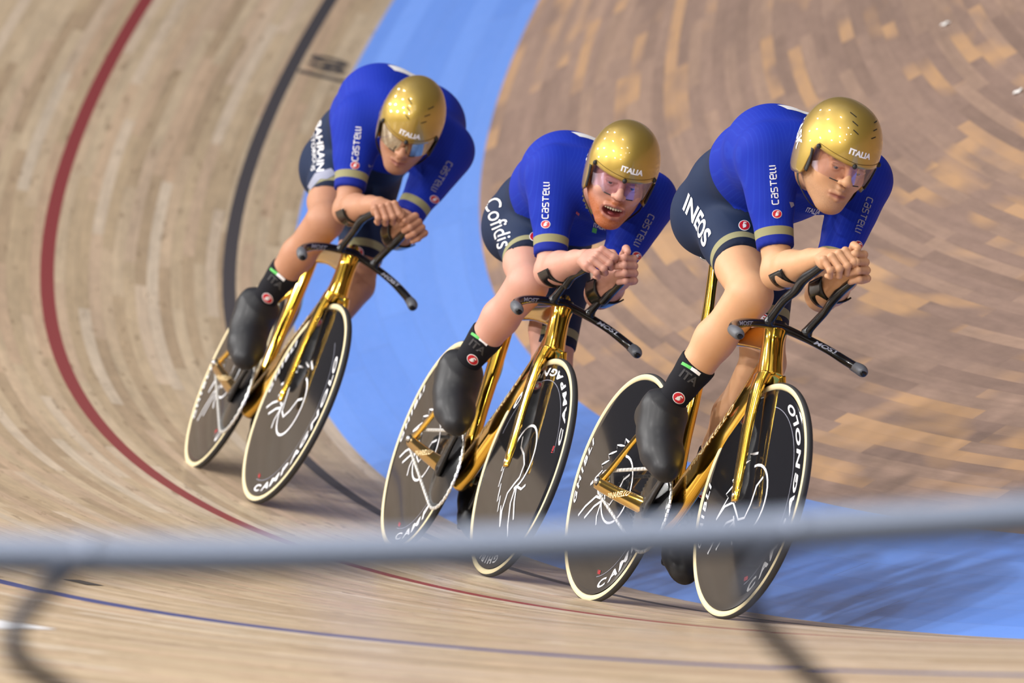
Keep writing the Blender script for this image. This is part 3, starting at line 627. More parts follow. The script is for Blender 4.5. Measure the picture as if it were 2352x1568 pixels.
def head_prims(o, R, mouth, hd=1.):
    P = lambda *a: o+R@V3(*a)*hd
    E = lambda c, r, k=.02, sub=False: ell(P(*c), V3(*r)*hd, R, k, sub)
    K = lambda a, b, ra, rb, k=.012, sub=False: cone(P(*a), P(*b), ra*hd, rb*hd, k, None, sub)
    op = .012 if mouth == 'open' else 0
    q = [E((-.012,0,.035), (.096,.076,.098)), E((.022,0,-.03), (.066,.067,.078), .03),
         K((-.02,.058,-.045), (.056,.019,-.097-op), .021, .018, .03), K((-.02,-.058,-.045), (.056,-.019,-.097-op), .021, .018, .03),
         E((.071,0,-.101-op), (.018,.025,.016), .016), E((.055,0,-.075), (.034,.034,.045), .025)]
    for s in (-1, 1):
        q += [E((.052,s*.040,-.022), (.026,.024,.022), .022), K((.087,s*.012,.026), (.073,s*.046,.027), .0085, .008, .014),
              E((.094,s*.032,.006), (.016,.018,.0115), .012, True), E((.0735,s*.032,.0045), (.0145,.0150,.0135), .004), E((.0885,s*.033,.0040), (.0080,.0118,.0046 if mouth != 'open' else .0038), .0022, True)]
        q += [K((.0865,s*.018,.0125), (.0825,s*.046,.0115), .0042, .0040, .005)]
        q += [K((-.005,s*.074,.012), (-.010,s*.080,-.024), .012, .008, .008)]
    q += [K((.089,0,.020), (.108,0,-.018), .0080, .0100, .012), E((.109,0,-.021), (.0125,.0125,.0105), .008)]
    for s in (-1, 1): q += [E((.099,s*.0135,-.024), (.011,.0080,.0080), .006), E((.104,s*.0065,-.0315), (.005,.0034,.003), .003, True)]
    q += [K((.094,-.004,-.044), (.094,.004,-.044), .006, .006, .012)]
    if mouth == 'open':
        q += [K((.087,-.026,-.058), (.093,0,-.0545), .0052, .006, .006), K((.087,.026,-.058), (.093,0,-.0545), .0052, .006, .006),
              K((.083,-.020,-.088), (.087,0,-.0915), .0055, .007, .007), K((.083,.020,-.088), (.087,0,-.0915), .0055, .007, .007),
              E((.088,0,-.073), (.028,.0300,.0125), .006, True)]
        for s in (-1, 1): q += [K((.060,s*.034,-.045), (.062,s*.030,-.085), .011, .010, .014), E((.062,s*.045,-.022), (.020,.018,.017), .014)]
    else:
        q += [K((.087,-.021,-.060), (.0945,-.002,-.0575), .0035, .0055, .006), K((.087,.021,-.060), (.0945,.002,-.0575), .0035, .0055, .006),
              K((.085,-.018,-.071), (.092,0,-.0715), .0045, .0065, .006), K((.085,.018,-.071), (.092,0,-.0715), .0045, .0065, .006),
              K((.088,-.026,-.0665), (.0990,0,-.0645), .0020, .0026, .003, True), K((.088,.026,-.0665), (.0990,0,-.0645), .0020, .0026, .003, True)]
    return q
def head_attrs(V, o, R, mouth, beard, hd=1.):
    L = (V-o)@R/hd; x, y, z = L.T; ay = abs(y); n = len(V)
    sm = lambda e0, e1, v: np.clip((v-e0)/(e1-e0), 0, 1)
    lip = np.zeros(n); op = mouth == 'open'
    if op:
        inside = ((z+.073)/.0135)**2+(y/.031)**2 < 1; lip = np.where((x > .05) & inside, 1., 0.); rim = ((z+.073)/.022)**2+(y/.037)**2 < 1; lip = np.where((x > .07) & rim & ~inside, .6, lip)
    else: lip = np.where(x > .070, np.exp(-((z+.0645)/.0085)**2-(y/.027)**4), 0)*.9
    brow = np.where(x > .06, np.exp(-((z-(.0270-(ay-.028)**2*7))/.0046)**2)*sm(.010, .016, ay)*(1-sm(.044, .052, ay)), 0)*.9
    jaw = sm(.0, .035, -(z+.028)-(x-.02)*.25)*sm(-.06, -.02, x)*np.where((x > .085) & (z > -.05) & (ay < .012), .4, 1)
    must = np.where((x > .06), np.exp(-((z+.046)/.009)**2-(y/.032)**4), 0)
    hair = np.maximum(brow, np.maximum(jaw*(1-lip), must)*beard); hair = hair*(1-lip)
    hair = np.maximum(hair, sm(-.0, -.03, x)*sm(-.06, -.02, z)*.9)
    return np.clip(lip, 0, 1), np.clip(hair, 0, 1)
def hand_prims(W, d, r, s=1., thumb='over', curl=1.):
    """fist: W wrist, d towards the knuckles, r from little finger to index"""
    d = unit(d); r = unit(r-(r@d)*d if isinstance(r, np.ndarray) else V3(*r)-(V3(*r)@d)*d); fd = HS*np.cross(d, r)
    return d, r, fd
def fist(W, d, r, fd, sc=1., thumb=0):
    d = unit(d); r = V3(*r); r = unit(r-(r@d)*d); fd = V3(*fd); fd = unit(fd-(fd@d)*d-(fd@r)*r); q = []; k0 = .010
    q.append(cone(W-d*.02, W+d*.03, .0255, .027, .012, None, False, (fd, 1.35)))
    offs = [-.031, -.0105, .0105, .031]; ln = [.84, .97, 1.0, .93]
    for j, (o_, l) in enumerate(zip(offs, ln)):
        K = W+d*(.084-.010*(j == 0)-.003*(j == 1))*sc+r*o_*sc
        q.append(cone(W+d*.018+r*o_*.45, K-d*.004+fd*.004, .0155, .0120, k0)); q.append(cone(W+d*.03+r*o_*.7+fd*.014, K-d*.012+fd*.014, .013, .011, k0))
    for j, (o_, l) in enumerate(zip(offs, ln)):
        K = W+d*(.084-.010*(j == 0)-.003*(j == 1))*sc+r*o_*sc; rr = .0100-.0011*(j == 0)
        p1 = K+(d*.50+fd*.86)*.041*l*sc+r*(.0015*(j-1.5)); p2 = p1+(fd*.72-d*.70)*.025*l*sc; p3 = p2+(-d*.96+fd*-.15)*.020*l*sc
        q.append(cone(K, p1, rr*1.13, rr*1.02, .0028)); q.append(cone(p1, p2, rr*1.04, rr*.93, .0028)); q.append(cone(p2, p3, rr*.93, rr*.82, .0028)); q.append(ell(K-fd*.002, (.0108,)*3, None, .004)); q.append(ell(p1, (rr*1.07,)*3, None, .003))
    t0 = W+d*.022+r*.022+fd*.014
    if thumb == 0: t = [t0, W+d*.050+r*.042+fd*.020, W+d*.082+r*.046+fd*.030, W+d*.104+r*.038+fd*.038]
    else: t = [t0, W+d*.046+r*.047+fd*.016, W+d*.078+r*.062+fd*.018, W+d*.106+r*.050+fd*.022]
    q += [cone(t[0], t[1], .0165, .0135, .009), cone(t[1], t[2], .0125, .0112, .004), cone(t[2], t[3], .0115, .0098, .003)]
    return q, (t[2], t[3], fd)
def rider(i, S):
    root = empty('person', ROOTS[i][1]); tag(root, S['label'], 'person', 'cyclists in blue riding in line')
    sc = S.get('sc', 1.); J = {k: V3(*v) for k, v in S['J'].items()}
    bike = BB; cr = math.radians(CRANK[i]); pR = BB+.170*V3(math.cos(cr), 0, math.sin(cr))+V3(0, -.122, 0); pL = BB-.170*V3(math.cos(cr), 0, math.sin(cr))+V3(0, .122, 0)
    hipR, hipL = J['hip']*V3(1, -1, 1)+V3(0, .018, 0), J['hip']+V3(0, .018, 0)
    feet = {}
    for s, p, pt in ((-1, pR, S['toeR']), (1, pL, S['toeL'])):
        a = math.radians(pt); rt = lambda x, z: V3(x*math.cos(a)+z*math.sin(a), 0, -x*math.sin(a)+z*math.cos(a))
        p = p+rt(0, .013); ank = p+rt(-.125, .088); feet[s] = dict(ank=ank, ball=p+rt(-.0, .022), toe=p+rt(.060, .016), heel=ank+rt(-.050, -.058), mid=p+rt(-.07, .030), up=rt(0, 1), fw=rt(1, 0))
    ankR, ankL = feet[-1]['ank'], feet[1]['ank']
    kR = J['knR']; kL = J['knL']
    T = [V3(*t) for t in S['torso']]     # pelvis, lumbar, mid, chest, upper
    g = lambda p, n, g_: p+(unit(n))*g_
    def body_prims(e=0., suit=False):
        q = []; W = S['tw']; H = S['th']
        for s in (-1, 1):
            for a in range(4): q.append(cone(T[a]+V3(0, s*W[a], 0), T[a+1]+V3(0, s*W[a+1], 0), H[a]+e, H[a+1]+e, .045))
        q.append(cone(T[1], T[3], .105+e, .11+e, .05))
        for s, hp, kn, sh, el in ((-1, hipR, kR, J['shR'], J['elR']), (1, hipL, kL, J['shL'], J['elL'])):
            q.append(ell(hp+V3(-.045, s*.010, -.0), (.106+e, .076+e, .100+e), None, .05))
            u = unit(kn-hp); b = hp+(kn-hp)*.40; cT = S['cuffT'] if s < 0 else S['cuffL']; tr_ = 1. if s < 0 else 1.10; cutp = [(hp+(kn-hp)*cT, u)] if suit else None
            lift = V3(.012, 0, .02)
            q.append(cone(hp, b+lift, .080*sc*tr_+e, .079*sc*tr_+e, .04, cutp)); q.append(cone(b+lift, kn+u*.0, .079*sc*tr_+e, .056*sc+e, .03, cutp))
            # shoulder, upper arm
            ch = T[4]+V3(0, s*.05, .0); v = unit(el-sh); cuta = [(sh+(el-sh)*S['cuffA'], v)] if suit else None
            q.append(cone(ch, sh, .085+e, .068+e, .05)); q.append(ell(sh+V3(-.0, s*.004, .0), (.072+e, .066+e, .072+e), None, .04))
            m = sh+(el-sh)*.45; q.append(cone(sh, m, .060*sc+e, .053*sc+e, .03, cuta)); q.append(cone(m, el, .053*sc+e, .042*sc+e, .02, cuta))
            q.append(cone(T[3]+V3(0, s*.10, 0), sh+(el-sh)*.25, .075+e, .05+e, .06, cuta))      # lat and arm pit
        return q
    HO, HR = J['head'], euler(*S['hrot'])
    nb = T[4]+V3(.04, 0, .012); nk = HO+HR@V3(-.035, 0, -.055)
    # ---- skin, one continuous surface; the face and fists are carved finer
    q = body_prims(-.006)
    q.append(cone(nb-V3(.05, 0, .01), nk, .068, .060, .035)); q.append(ell(HO+HR@V3(-.01, 0, .03), (.09, .070, .09), HR, .02))
    for s, hp, kn, an, el, wr in ((-1, hipR, kR, ankR, J['elR'], J['wrR']), (1, hipL, kL, ankL, J['elL'], J['wrL'])):
        u = unit(an-kn); t = unit(kn-hp); fwd = unit(unit(kn-hp)-unit(an-kn)); bk = -fwd
        q += [ell(kn+fwd*.010, (.054*sc,)*3, None, .03), cone(hp+(kn-hp)*.72+V3(0, -s*.028, 0)+fwd*.008, kn-t*.035+V3(0, -s*.022, 0)+fwd*.004, .050*sc, .036*sc, .03),
              cone(hp+(kn-hp)*.70+V3(0, s*.02, 0)+fwd*.01, kn-t*.06+V3(0, s*.016, 0)+fwd*.01, .050*sc, .034*sc, .03),
              ell(kn+fwd*.034*sc, (.024, .024, .024), None, .022), cone(kn+u*.01, kn+u*.06, .050*sc, .047*sc, .03),
              cone(kn+u*.05, kn+(an-kn)*.60, .047*sc, .038*sc, .025), cone(kn+(an-kn)*.60, an, .040*sc, .034*sc, .02),
              cone(kn+u*.05+bk*.016, kn+(an-kn)*.36+bk*.022, .042*sc, .050*sc, .03), cone(kn+(an-kn)*.36+bk*.022, kn+(an-kn)*.72+bk*.006, .048*sc, .030*sc, .03), ell(an+u*.02, (.036, .034, .04), None, .02)]
        f = unit(wr-el); q += [ell(el-f*.004, (.040*sc,)*3, None, .02), cone(el, el+(wr-el)*.30, .042*sc, .046*sc, .02), cone(el+(wr-el)*.30, el+(wr-el)*.75, .046*sc, .033*sc, .02), cone(el+(wr-el)*.75, wr+f*.012, .033*sc, .0265*sc, .015)]
    mb = MB(); V, F = sculpt(q, .0065)
    m = S['skin']; Z = np.zeros(len(V)); mb.add(V, F, m, lip=Z, hair=Z)
    V, F = sculpt(head_prims(HO, HR, S['mouth'], S['hd'])+[cone(HO+HR@V3(-.035, 0, -.04), nk*.6+nb*.4, .057, .059, .03)], .0021)
    lip, hair = head_attrs(V, HO, HR, S['mouth'], S['beard'], S['hd']); mb.add(V, F, m, lip=lip, hair=hair)
    nails = []
    for s, wr, el, h in ((-1, J['wrR'], J['elR'], S['hR']), (1, J['wrL'], J['elL'], S['hL'])):
        d = unit(V3(*h['d'])); hq, nl = fist(wr+unit(V3(*h['d']))*.0, d, h['r'], h['f'], sc*h.get('s', 1), h.get('th', 0))
        V, F = sculpt(hq, .0019); Z = np.zeros(len(V)); mb.add(V, F, m, lip=Z+.12, hair=Z); nails.append(nl)
    body = mb.obj('body', root); P = lambda *a: HO+HR@V3(*a)*S['hd']
    for s in (-1, 1):
        e_ = MB(); c = P(.0735, s*.032, .0045); e_.add(*ball(c, .0121, 16), M_EYEW); look = unit(V3(1, .12*0-.18, -.02)@np.eye(3)*.4+HR@V3(1, 0, 0)); V, F = ball((0,0,0), .0060, 10); e_.add(V*V3(.5,1,1)@np.array(Vector((1,0,0)).rotation_difference(Vector(look)).to_matrix()).T+c+look*.0098, F, M_EYED); e_.obj('eye', body)
    if S['mouth'] == 'open':
        t = MB()
        for k in range(-3, 4):
            a = k*.0066; w_ = .0040; V, F = ball((0,0,0), 1, 7); t.add((V*V3(.0035, w_, .0060-.0005*abs(k)))@HR.T+P(.0855-abs(a)**2*14, a*1.1, -.0650+abs(k)*.0002), F, M_TOOTH)
        t.obj('teeth', body)
        t = MB(); V, F = ball((0,0,0), 1, 12); t.add((V*V3(.018, .0155, .006))@HR.T+P(.062, 0, -.084), F, mat('tongue', srgb(150, 70, 72), .4)); t.obj('tongue', body)
    # ---- race suit
    su = MB(); V, F = sculpt(body_prims(.0035, True)+[cone(nb-V3(.05, 0, .01), nb*.35+nk*.65, .074, .070, .035, [(nb*.82+nk*.18, nk-nb)])], .0065)
    cuff = np.ones(len(V)); zone = (V-V3(*S['waist']))@unit(V3(*S['wn'])); rib = V[:, 1].copy()
    for s, hp, kn, sh, el in ((-1, hipR, kR, J['shR'], J['elR']), (1, hipL, kL, J['shL'], J['elL'])):
        for leg, a, b, f in ((1, hp, kn, S['cuffT'] if s < 0 else S['cuffL']), (0, sh, el, S['cuffA'])):
            u = unit(b-a); e_ = a+(b-a)*f; t = (V-a)@u; dist = np.linalg.norm(V-a-t[:, None]*u, axis=1); hit = (dist < .125*(1 if leg else .62)) & (t > np.linalg.norm(b-a)*.35)
            cuff = np.where(hit, np.minimum(cuff, -((V-e_)@u)), cuff)
            if leg: zone = np.where(hit, .2, zone)
            else: zone = np.where(hit, -.2, zone)
    t = -((V-(nb*.82+nk*.18))@unit(nk-nb)); dist = np.linalg.norm(V-nk, axis=1); dist = np.linalg.norm(V-nk*.18-nb*.82, axis=1); cuff = np.where((t < .018) & (dist < .092), .035, cuff)
    nm = [np.linalg.norm(V-J['shR'], axis=1), np.linalg.norm(V-J['shL'], axis=1)]
    for k, (a, b) in enumerate(((J['shR'], J['elR']), (J['shL'], J['elL']))):
        u = unit(b-a); s_ = unit(np.cross(u, V3(1, 0, 0))); rib = np.where((nm[k] < .30), (V-a)@s_, rib)
    su.add(V, F, M_SUIT, cuff=cuff, zone=zone, rib=rib); tree = su.bvh()
    S['decals'](su, tree, J, kR, kL, hipR, hipL)
    su.obj('race_suit', root)
    # ---- socks and overshoes
    for s, kn, an in ((-1, kR, ankR), (1, kL, ankL)):
        f = feet[s]; u = unit(an-kn); fwd = unit(f['fw']+f['up']*.3); bk = -f['fw']; top = an-u*S['sock']
        so = MB(); e = .0035
        V, F = sculpt([cone(kn+(an-kn)*.36+unit(-f['fw'])*.022*0, kn+(an-kn)*.62, .051*sc+e, .042*sc+e, .02, [(top, -u)]), cone(kn+(an-kn)*.60, an, .041*sc+e, .036*sc+e, .02, [(top, -u)]), cone(kn+(an-kn)*.36-f['fw']*.018, kn+(an-kn)*.76-f['fw']*.006, .046*sc+e, .032*sc+e, .025, [(top, -u)]), cone(an, an+u*.03, .037+e, .03, .02), cone(kn+(an-kn)*.30, kn+(an-kn)*.45, .050*sc+e, .050*sc+e, .02, [(top, -u)])], .0042)
        so.add(V, F, M_SOCK); tr = so.bvh()
        rt = unit(np.cross(V3(0, 0, 1), VIEW)); ux = -u; rx = unit(np.cross(ux, VIEW)); 
        c = top+u*.022
        V2, F2 = stroke2d([[(-.040, -.002), (-.012, .000)]], .009, 8); decal(so, tr, V2, F2, c, rx, ux, M_GREEN, off=.0015)
        V2, F2 = stroke2d([[(-.012, .000), (.018, .000)]], .009, 8); decal(so, tr, V2, F2, c, rx, ux, M_WHITE, off=.0015)
        V2, F2 = text2d('ITA', .026, .03, 0, .2); decal(so, tr, V2, F2, top+u*.047, rx, ux, M_GREY, off=.0012)
        red_badge(so, tr, top+u*S.get('badge', .112)+rx*.010, rx, ux, .018)
        so.obj('sock', root)
        sh_ = MB(); fl = (V3(0, 1, 0), 1.0)
        V, F = sculpt([cone(an-u*.045, an, .047, .049, .03, [(an-u*.004, -u)]), cone(an, f['heel'], .047, .037, .045), cone(an, f['mid']+f['up']*.018, .049, .044, .06), cone(f['mid']+f['up']*.010, f['ball']+f['up']*.004, .046, .047, .05), cone(f['ball'], f['toe'], .046, .034, .04), cone(f['heel'], f['mid']-f['up']*.006, .036, .037, .05), cone(f['mid']-f['up']*.008, f['ball']-f['up']*.004, .037, .042, .04), cone(f['ball']+V3(0, -s*.014, 0), f['toe']+V3(0, -s*.010, 0)-f['fw']*.01, .040, .031, .03)], .0045)
        L = V-f['ball']; zz = L@f['up']; V = V-np.minimum(0, zz+.034)[:, None]*f['up']*.85
        sh_.add(V, F, M_SHOE); sh_.obj('overshoe', root)
    # ---- helmet, visor, straps
    he = MB(); seg = 96; rows = 34; hw, hf, hb, hh = .101*S['hs'], .126*S['hs'], .155*S['hs'], .128*S['hs']; cz = .030
    def edge(a):    # lower edge height for azimuth a (0 = front)
        d = abs((math.degrees(a)+180) % 360-180)
        if d < 62: return .026+.010*(d/62)
        if d < 74: t = (d-62)/12; return .036+(-.060-.036)*t*t*(3-2*t)
        if d < 100: return -.060-.012*(d-74)/26
        t = min(1, (d-100)/70); return -.072+.020*t
    def shell(inset):
        VV = []
        for j in range(seg):
            a = 2*PI*j/seg; fx = hf if math.cos(a) > 0 else hb; ze = edge(a)
            for k in range(rows):
                t = k/(rows-1); z = (cz+hh-inset)*(1)+(ze-(cz+hh-inset))*(1-math.cos(t*PI/2)) if False else None
                el0 = PI/2; zt = cz+hh; 
                if ze >= cz: e1 = math.asin(min(.999, ((ze-cz)/hh)**(1/.94)))
                else: e1 = -math.asin(min(.999, (cz-ze)/(hh*1.25)))*1.0
                ev = el0+(e1-el0)*t; 
                cr_ = math.cos(ev)**.86 if ev > 0 else math.cos(ev)**.55
                zz = cz+(hh-inset)*(math.sin(ev)**.94 if ev > 0 else math.sin(ev)*1.25)
                VV.append(((fx-inset)*cr_*math.cos(a), (hw-inset)*cr_*math.sin(a), zz))
        return np.array(VV)
    def hel(V): return V@HR.T+HO+HR@V3(-.014, 0, 0)
    A_, B_ = shell(0), shell(.013); n_ = len(A_); F = []
    for j in range(seg):
        for k in range(rows-1):
            q0 = j*rows+k; q1 = ((j+1) % seg)*rows+k; F.append((q0, q0+1, q1+1, q1)); F.append((n_+q0, n_+q1, n_+q1+1, n_+q0+1))
        q0 = j*rows+rows-1; q1 = ((j+1) % seg)*rows+rows-1; F.append((q0, n_+q0, n_+q1, q1))
    he.add(hel(np.concatenate([A_, B_])), F, M_HELM); outer = MB(); outer.add(hel(A_), [f for f in F if max(f) < n_], M_HELM); tr = outer.bvh()
    hx, hy, hz = HR@V3(1, 0, 0), HR@V3(0, 1, 0), HR@V3(0, 0, 1)
    V2, F2 = text2d('ITALIA', .0165, .042, 0, .25); V2[:, 0] *= 1.05; decal(he, tr, V2, F2, P(.02, S['it'][0], S['it'][1]), hy, hz, M_WHITE, n=hx, off=.0006)
    if S['vents']:
        for s in (-1, 1):
            for k in range(3): V2, F2 = stroke2d([[(-.0075, .0045), (.0075, -.0045)]], .0028, 3); V2[:, 0] *= s*-1 if s > 0 else 1; decal(he, tr, V2, F2, P(.02, s*(.030+.0035*(k-1)*1)+S['it'][0], S['it'][1]+.026+.022*k), hy, hz, M_VENT, n=unit(hx+hz*.3), off=.0005)
    V2, F2 = text2d('KASK', .040, .03, .3, .25); V2[:, 0] *= .95; decal(he, tr, V2, F2, P(-.075, -.05, .030), unit(hx*.8-hz*.45), unit(hz*.8+hx*.45), M_WHITE, n=-hy, off=.0008)
    V2, F2 = text2d('KASK', .040, .03, .3, .25); decal(he, tr, V2, F2, P(-.075, .05, .030), unit(-hx*.8+hz*.45), unit(hz*.8+hx*.45), M_WHITE, n=hy, off=.0008)
    # moulded brim line and the three magnets that hold the visor
    L = []
    for a in np.linspace(-60, 60, 30):
        a_ = math.radians(a); zz = edge(a_)+.0125; e1 = math.asin((zz-cz)/hh) if zz > cz else 0; L.append(hel(np.array([[(hf+.0006)*math.cos(e1)*math.cos(a_), (hw+.0006)*math.cos(e1)*math.sin(a_), zz]]))[0])
    he.add(*loft(L, .0008, .0008, seg=6), mat('brim_groove', srgb(96, 70, 22), .5, .5))
    hobj = he.obj('helmet', root)
    for a in (-58, 0, 58):
        a_ = math.radians(a); zz = edge(a_)+.004; c = hel(np.array([[(hf+.001)*math.cos(a_), (hw+.001)*math.sin(a_), zz]]))[0]; mg = MB(); mg.add(*ball(c, (.007, .007, .0075), 8), M_STRAP); mg.obj('visor_magnet', hobj)
    if not S['vents']:
        pass
    vi = MB(); VV = []; na, nz = 60, 12; sv = S['visor']
    for j in range(na+1):
        a_ = math.radians(-68+136*j/na); d = abs(math.degrees(a_)); top = edge(a_*.9)+.006 if d < 62 else .030
        bot = -.027; nose = max(0, 1-abs(d/13.))**.8*.018 if d < 13 else 0; bot = bot+nose+(max(0, d-50)/18)**2*.022
        for k in range(nz+1):
            z = top+(bot-top)*k/nz; f = 1-.10*((.03-z)/.07)**2
            VV.append(((hf-.003)*f*math.cos(a_)+.000, (hw-.003)*f*math.sin(a_), z))
    W_ = nz+1; Fv = [(j*W_+k, (j+1)*W_+k, (j+1)*W_+k+1, j*W_+k+1) for j in range(na) for k in range(nz)]
    VV = hel(np.array(VV)); vi.add(VV, Fv, sv); vo = vi.obj('visor', hobj)
    rim = VV[nz::W_][int(na*.30):int(na*.70)+1]; r_ = MB(); r_.add(*loft(rim, .0016, .0016, seg=8), M_STRAP); r_.obj('visor_rim', vo)
    for s in (-1, 1):
        t = MB(); pts = spline([P(-.012, s*.087, -.040), P(.0, s*.083, -.070), P(.012, s*.064, -.096), P(.020, s*.030, -.122-(.012 if S['mouth'] == 'open' else 0)), P(.020, 0, -.130-(.014 if S['mouth'] == 'open' else 0))], 6)
        t.add(*loft(pts, .0075, .0014, side=HR@V3(1, 0, 0), seg=10), M_STRAP); t.obj('chin_strap', hobj)
        c = MB(); c.add(*loft(spline([P(.030, s*.092, .022), P(.034, s*.088, -.010), P(.030, s*.085, -.038)], 6), [.012]*13, [.0035]*13, side=HR@V3(1, 0, 0), seg=12, square=3), M_STRAP); c.obj('visor_pad', hobj)
    return root
# ---- what is printed on each suit
COF, BAH = V3(-.6,-.138,1.008), V3(-.6,-.132,1.089)
BADGE = {'INEOS': V3(-.38,-.075,1.09), 'Cofidis': V3(-.38,-.086,.995), 'BAHRAIN': V3(-.38,-.12,1.0)}
def suit_prints(kind):
    def f(su, tr, J, kR, kL, hR, hL):
        v = VIEW; up0 = V3(0, 0, 1)
        def arm(sh, el, s, t0=.28, size=.0168):
            S_OFF = {'INEOS': .006, 'Cofidis': -.018, 'BAHRAIN': .010}[kind]
            u = unit(el-sh); ax = -u; rt = unit(np.cross(ax, v)); 
            c = sh+(el-sh)*t0; V, F = square_word('castelli', size)
            # word runs up the sleeve for the right arm, down for the left one
            if s < 0: decal(su, tr, V, F, c+rt*S_OFF, -u, unit(np.cross(v, -u)), M_WHITE, off=.0012)
            else: decal(su, tr, V, F, c+rt*.030, u, unit(np.cross(v, u)), M_LGREY, off=.0012)
            red_badge(su, tr, sh+(el-sh)*(t0+.24)+rt*(S_OFF+.002 if s < 0 else .045), rt, ax, .0135)
        t_ = {'INEOS': .28, 'Cofidis': .29, 'BAHRAIN': .25}[kind]; arm(J['shR'], J['elR'], -1, t_); arm(J['shL'], J['elL'], 1, t_)
        # thigh
        u = unit(kR-hR); n = unit(V3(.35, -1, .1)); 
        word = kind
        w = unit(u*1.0); side = unit(np.cross(n, w)); c = hR+(kR-hR)*{'INEOS': .22, 'Cofidis': .18, 'BAHRAIN': .12}[word]+V3(0, 0, -.005)
        if word == 'INEOS': V, F = text2d('INEOS', .052, .030, 0, .2); V[:, 0] *= 1.12; decal(su, tr, V, F, c, w, side, M_WHITE, n=n)
        elif word == 'Cofidis':
            w = unit(V3(0,.62,-.785)-v*(V3(0,.62,-.785)@v)); side = unit(np.cross(v, w)); V, F = text2d('Cofidis', .052, .0, .1, .12); V[:, 0] *= .78; decal(su, tr, V, F, COF, w, side, M_WHITE)
        else:
            w = unit(V3(0,.564,-.826)-v*(V3(0,.564,-.826)@v)); side = unit(np.cross(v, w))
            V, F = text2d('BAHRAIN', .025, .02, 0, .2); V[:, 0] *= 1.15; decal(su, tr, V, F, BAH, w, side, M_WHITE); V, F = text2d('VICTORIOUS', .015, .01, 0, .2); V[:, 0] *= 1.25; decal(su, tr, V, F, BAH-side*.025, w, side, M_WHITE)
            V, F = poly2d([(.0, .035), (.022, .050), (.034, .022), (.030, .0), (.060, -.034), (.045, -.048), (.008, -.018)], 2); decal(su, tr, V, F, BAH+w*.078, w, side, M_LGREY)
        c = BADGE[word]; ax_ = unit(-u-(-u@v)*v)
        if word != 'BAHRAIN': red_badge(su, tr, c, unit(np.cross(ax_, v)), ax_, .0165, reach=.13)
        uL = unit(kL-hL); ax_ = unit(-uL-(-uL@v)*v); red_badge(su, tr, hL+(kL-hL)*.70, unit(np.cross(ax_, v)), ax_, .020)
        # chest
        c = (J['shR']+J['shL'])/2+V3(.06, 0.01, -.13); rt = V3(0, 1, 0)
        red_badge(su, tr, c+V3(0, -.02, .07), rt, up0, .018)
        for dx, m in ((-.014, M_GREEN), (0, M_WHITE), (.014, M_REDP)): V, F = poly2d([(dx-.007, -.012), (dx+.007, -.012), (dx+.007, .012), (dx-.007, .012)], 1); decal(su, tr, V, F, c+V3(0, .005, .0), rt, up0, m)
        V, F = text2d('ITALIA', .010, .02, 0, .3); decal(su, tr, V, F, c+V3(0, .005, .019), rt, up0, M_WHITE)
        V, F = poly2d([(-.06, .012), (-.035, .018), (-.01, -.012), (-.05, -.002)], 1); decal(su, tr, V, F, c+V3(0, -.025, -.005), rt, up0, M_LGREY, reach=.11)
        V, F = stroke2d([[(-.03, 0), (.01, -.008)]], .006, 4); decal(su, tr, V, F, c+V3(0, -.045, .03), rt, up0, M_REDP, reach=.11)
        # white flash between the shoulder blades
        c = (J['shR']+J['shL'])/2+V3(-.12, -.02, .3); V, F = poly2d([(-.03, .06), (.035, .02), (.05, -.09), (.02, -.11), (.0, -.02)], 3); decal(su, tr, V, F, c, V3(1, 0, 0), V3(0, 1, 0), M_WHITE, n=V3(0, -.1, 1), off=.0004)
        V, F = text2d('castelli', .04, .02, 0, .2); decal(su, tr, V, F, c+V3(-.15, -.09, 0), V3(1, .0, 0), V3(0, 1, 0), M_WHITE, n=unit(V3(0, -.8, 1)))
    return f
SK = [skin_mat('skin_fair_tan', srgb(208,162,122), srgb(138,76,70), srgb(70,50,40), srgb(194,136,102)),
      skin_mat('skin_rosy', srgb(200,154,134), srgb(120,52,50), srgb(164,92,48), srgb(200,128,116)),
      skin_mat('skin_tanned', srgb(184,136,106), srgb(132,74,70), srgb(60,46,40), srgb(160,104,82))]
VIS = [visor_mat('clear_visor', (.86,.78,.80), (.75,.72,.95), .04), visor_mat('violet_visor', (.80,.72,.82), (.70,.68,.98), .06), visor_mat('mirror_visor', (.45,.38,.30), (.75,.68,.55), .42)]
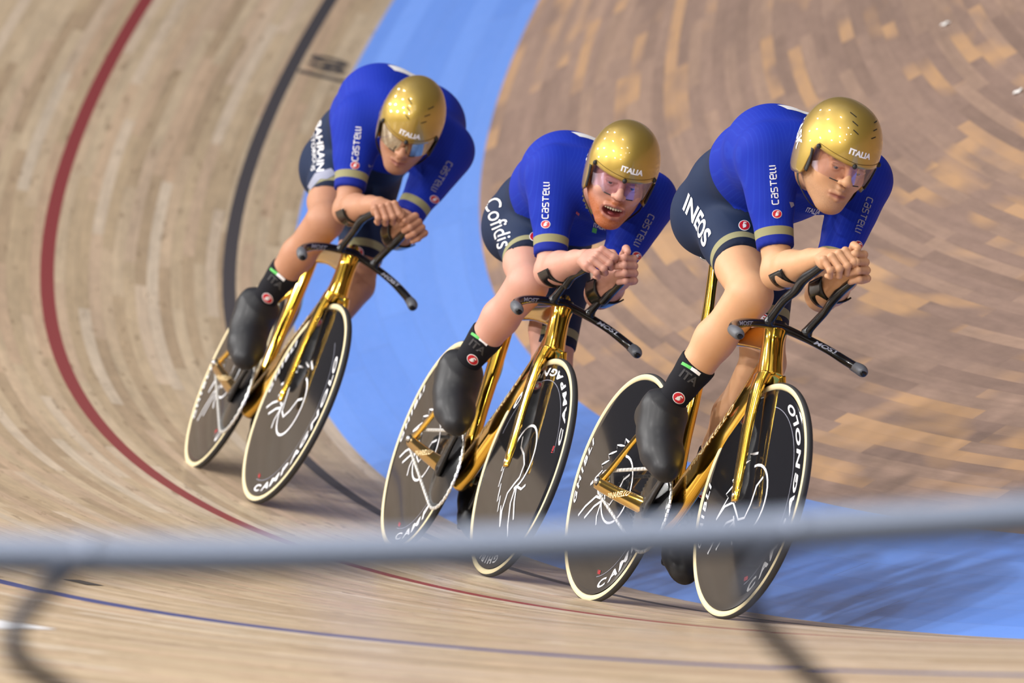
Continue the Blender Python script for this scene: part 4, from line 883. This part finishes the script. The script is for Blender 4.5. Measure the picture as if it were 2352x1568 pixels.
RID = [
 dict(label='person in blue race suit leading the line, face up, golden helmet and clear visor', sc=1.04, thigh=.46, shank=.465, kyR=-.02, kyL=.03, toeR=34, toeL=44,
      J=dict(knR=(-.29,-.045,.897), knL=(-.53,.142,.751), hip=(-.70,.060,1.125), shR=(-.20,-.143,1.276), shL=(-.20,.155,1.283), elR=(-.09,-.064,.960), elL=(-.09,.080,.938), wrR=(.135,-.043,1.012), wrL=(.135,.055,.998), head=(.035,-.033,1.288)),
      hrot=(2,20,0), torso=[(-.73,.012,1.13),(-.64,0,1.20),(-.48,0,1.265),(-.33,0,1.30),(-.20,0,1.29)], tw=[.038,.040,.056,.074,.080], th=[.118,.108,.112,.118,.088],
      cuffT=.69, cuffL=.79, cuffA=.80, mouth='closed', beard=.34, skin=SK[0], hR=dict(d=(.98,.02,.10), r=(-.05,.80,.60), f=(0,.6,-.8), th=0), hL=dict(d=(.97,-.02,.22), r=(-.2,-.40,.92), f=(0,-.92,-.4), th=1),
      waist=(-.52,0,1.28), wn=(-.80,0,-.28), sock=.165, hs=1.08, hd=1.07, it=(.004,.062), vents=True, visor=VIS[0], decals=suit_prints('INEOS')),
 dict(label='person with a ginger beard and bared teeth, second in the line, golden helmet', sc=1.0, thigh=.452, shank=.415, kyR=-.05, kyL=.05, toeR=30, toeL=30,
      J=dict(knR=(-.29,-.085,.850), knL=(-.53,.142,.652), hip=(-.70,.058,1.03), shR=(-.20,-.148,1.175), shL=(-.20,.152,1.200), elR=(-.09,-.094,.897), elL=(-.09,.072,.888), wrR=(.135,-.078,.953), wrL=(.135,.056,.955), head=(.035,-.026,1.215)),
      hrot=(-8,20,3), torso=[(-.73,.012,1.035),(-.64,0,1.08),(-.48,0,1.145),(-.33,0,1.19),(-.20,0,1.18)], tw=[.038,.040,.054,.072,.078], th=[.112,.104,.110,.118,.088],
      cuffT=.74, cuffL=.86, cuffA=.84, mouth='open', beard=1.0, skin=SK[1], hR=dict(d=(.97,.10,.12), r=(-.1,.42,.90), f=(0,.90,-.42), th=0), hL=dict(d=(.96,-.06,.16), r=(-.16,-.36,.93), f=(0,-.93,-.36), th=1),
      waist=(-.52,0,1.15), wn=(-.80,0,-.28), sock=.15, hs=1.04, hd=1.05, it=(.012,.060), vents=False, visor=VIS[1], decals=suit_prints('Cofidis'), badge=.092),
 dict(label='person riding last in the line, head bowed, golden helmet with mirrored visor', sc=.97, thigh=.458, shank=.432, kyR=-.03, kyL=.05, toeR=32, toeL=30,
      J=dict(knR=(-.29,-.092,.880), knL=(-.53,.137,.745), hip=(-.70,.058,1.05), shR=(-.20,-.145,1.200), shL=(-.20,.152,1.235), elR=(-.09,-.088,.938), elL=(-.09,.086,.932), wrR=(.135,-.058,.990), wrL=(.135,.072,.980), head=(.030,-.045,1.240)),
      hrot=(-6,35,7), torso=[(-.73,.012,1.06),(-.64,0,1.15),(-.48,0,1.235),(-.33,0,1.275),(-.20,0,1.245)], tw=[.038,.040,.054,.072,.078], th=[.110,.104,.112,.122,.090],
      cuffT=.74, cuffL=.80, cuffA=.77, mouth='closed', beard=.22, skin=SK[2], hR=dict(d=(.97,.06,.06), r=(-.05,.80,.60), f=(0,.55,-.83), th=0), hL=dict(d=(.97,-.04,.10), r=(-.1,-.80,.55), f=(0,-.55,-.83), th=0),
      waist=(-.52,0,1.24), wn=(-.80,0,-.28), sock=.165, hs=.99, hd=1.0, it=(.004,.058), vents=True, visor=VIS[2], decals=suit_prints('BAHRAIN')),
]
for i in range(3): rider(i, RID[i])
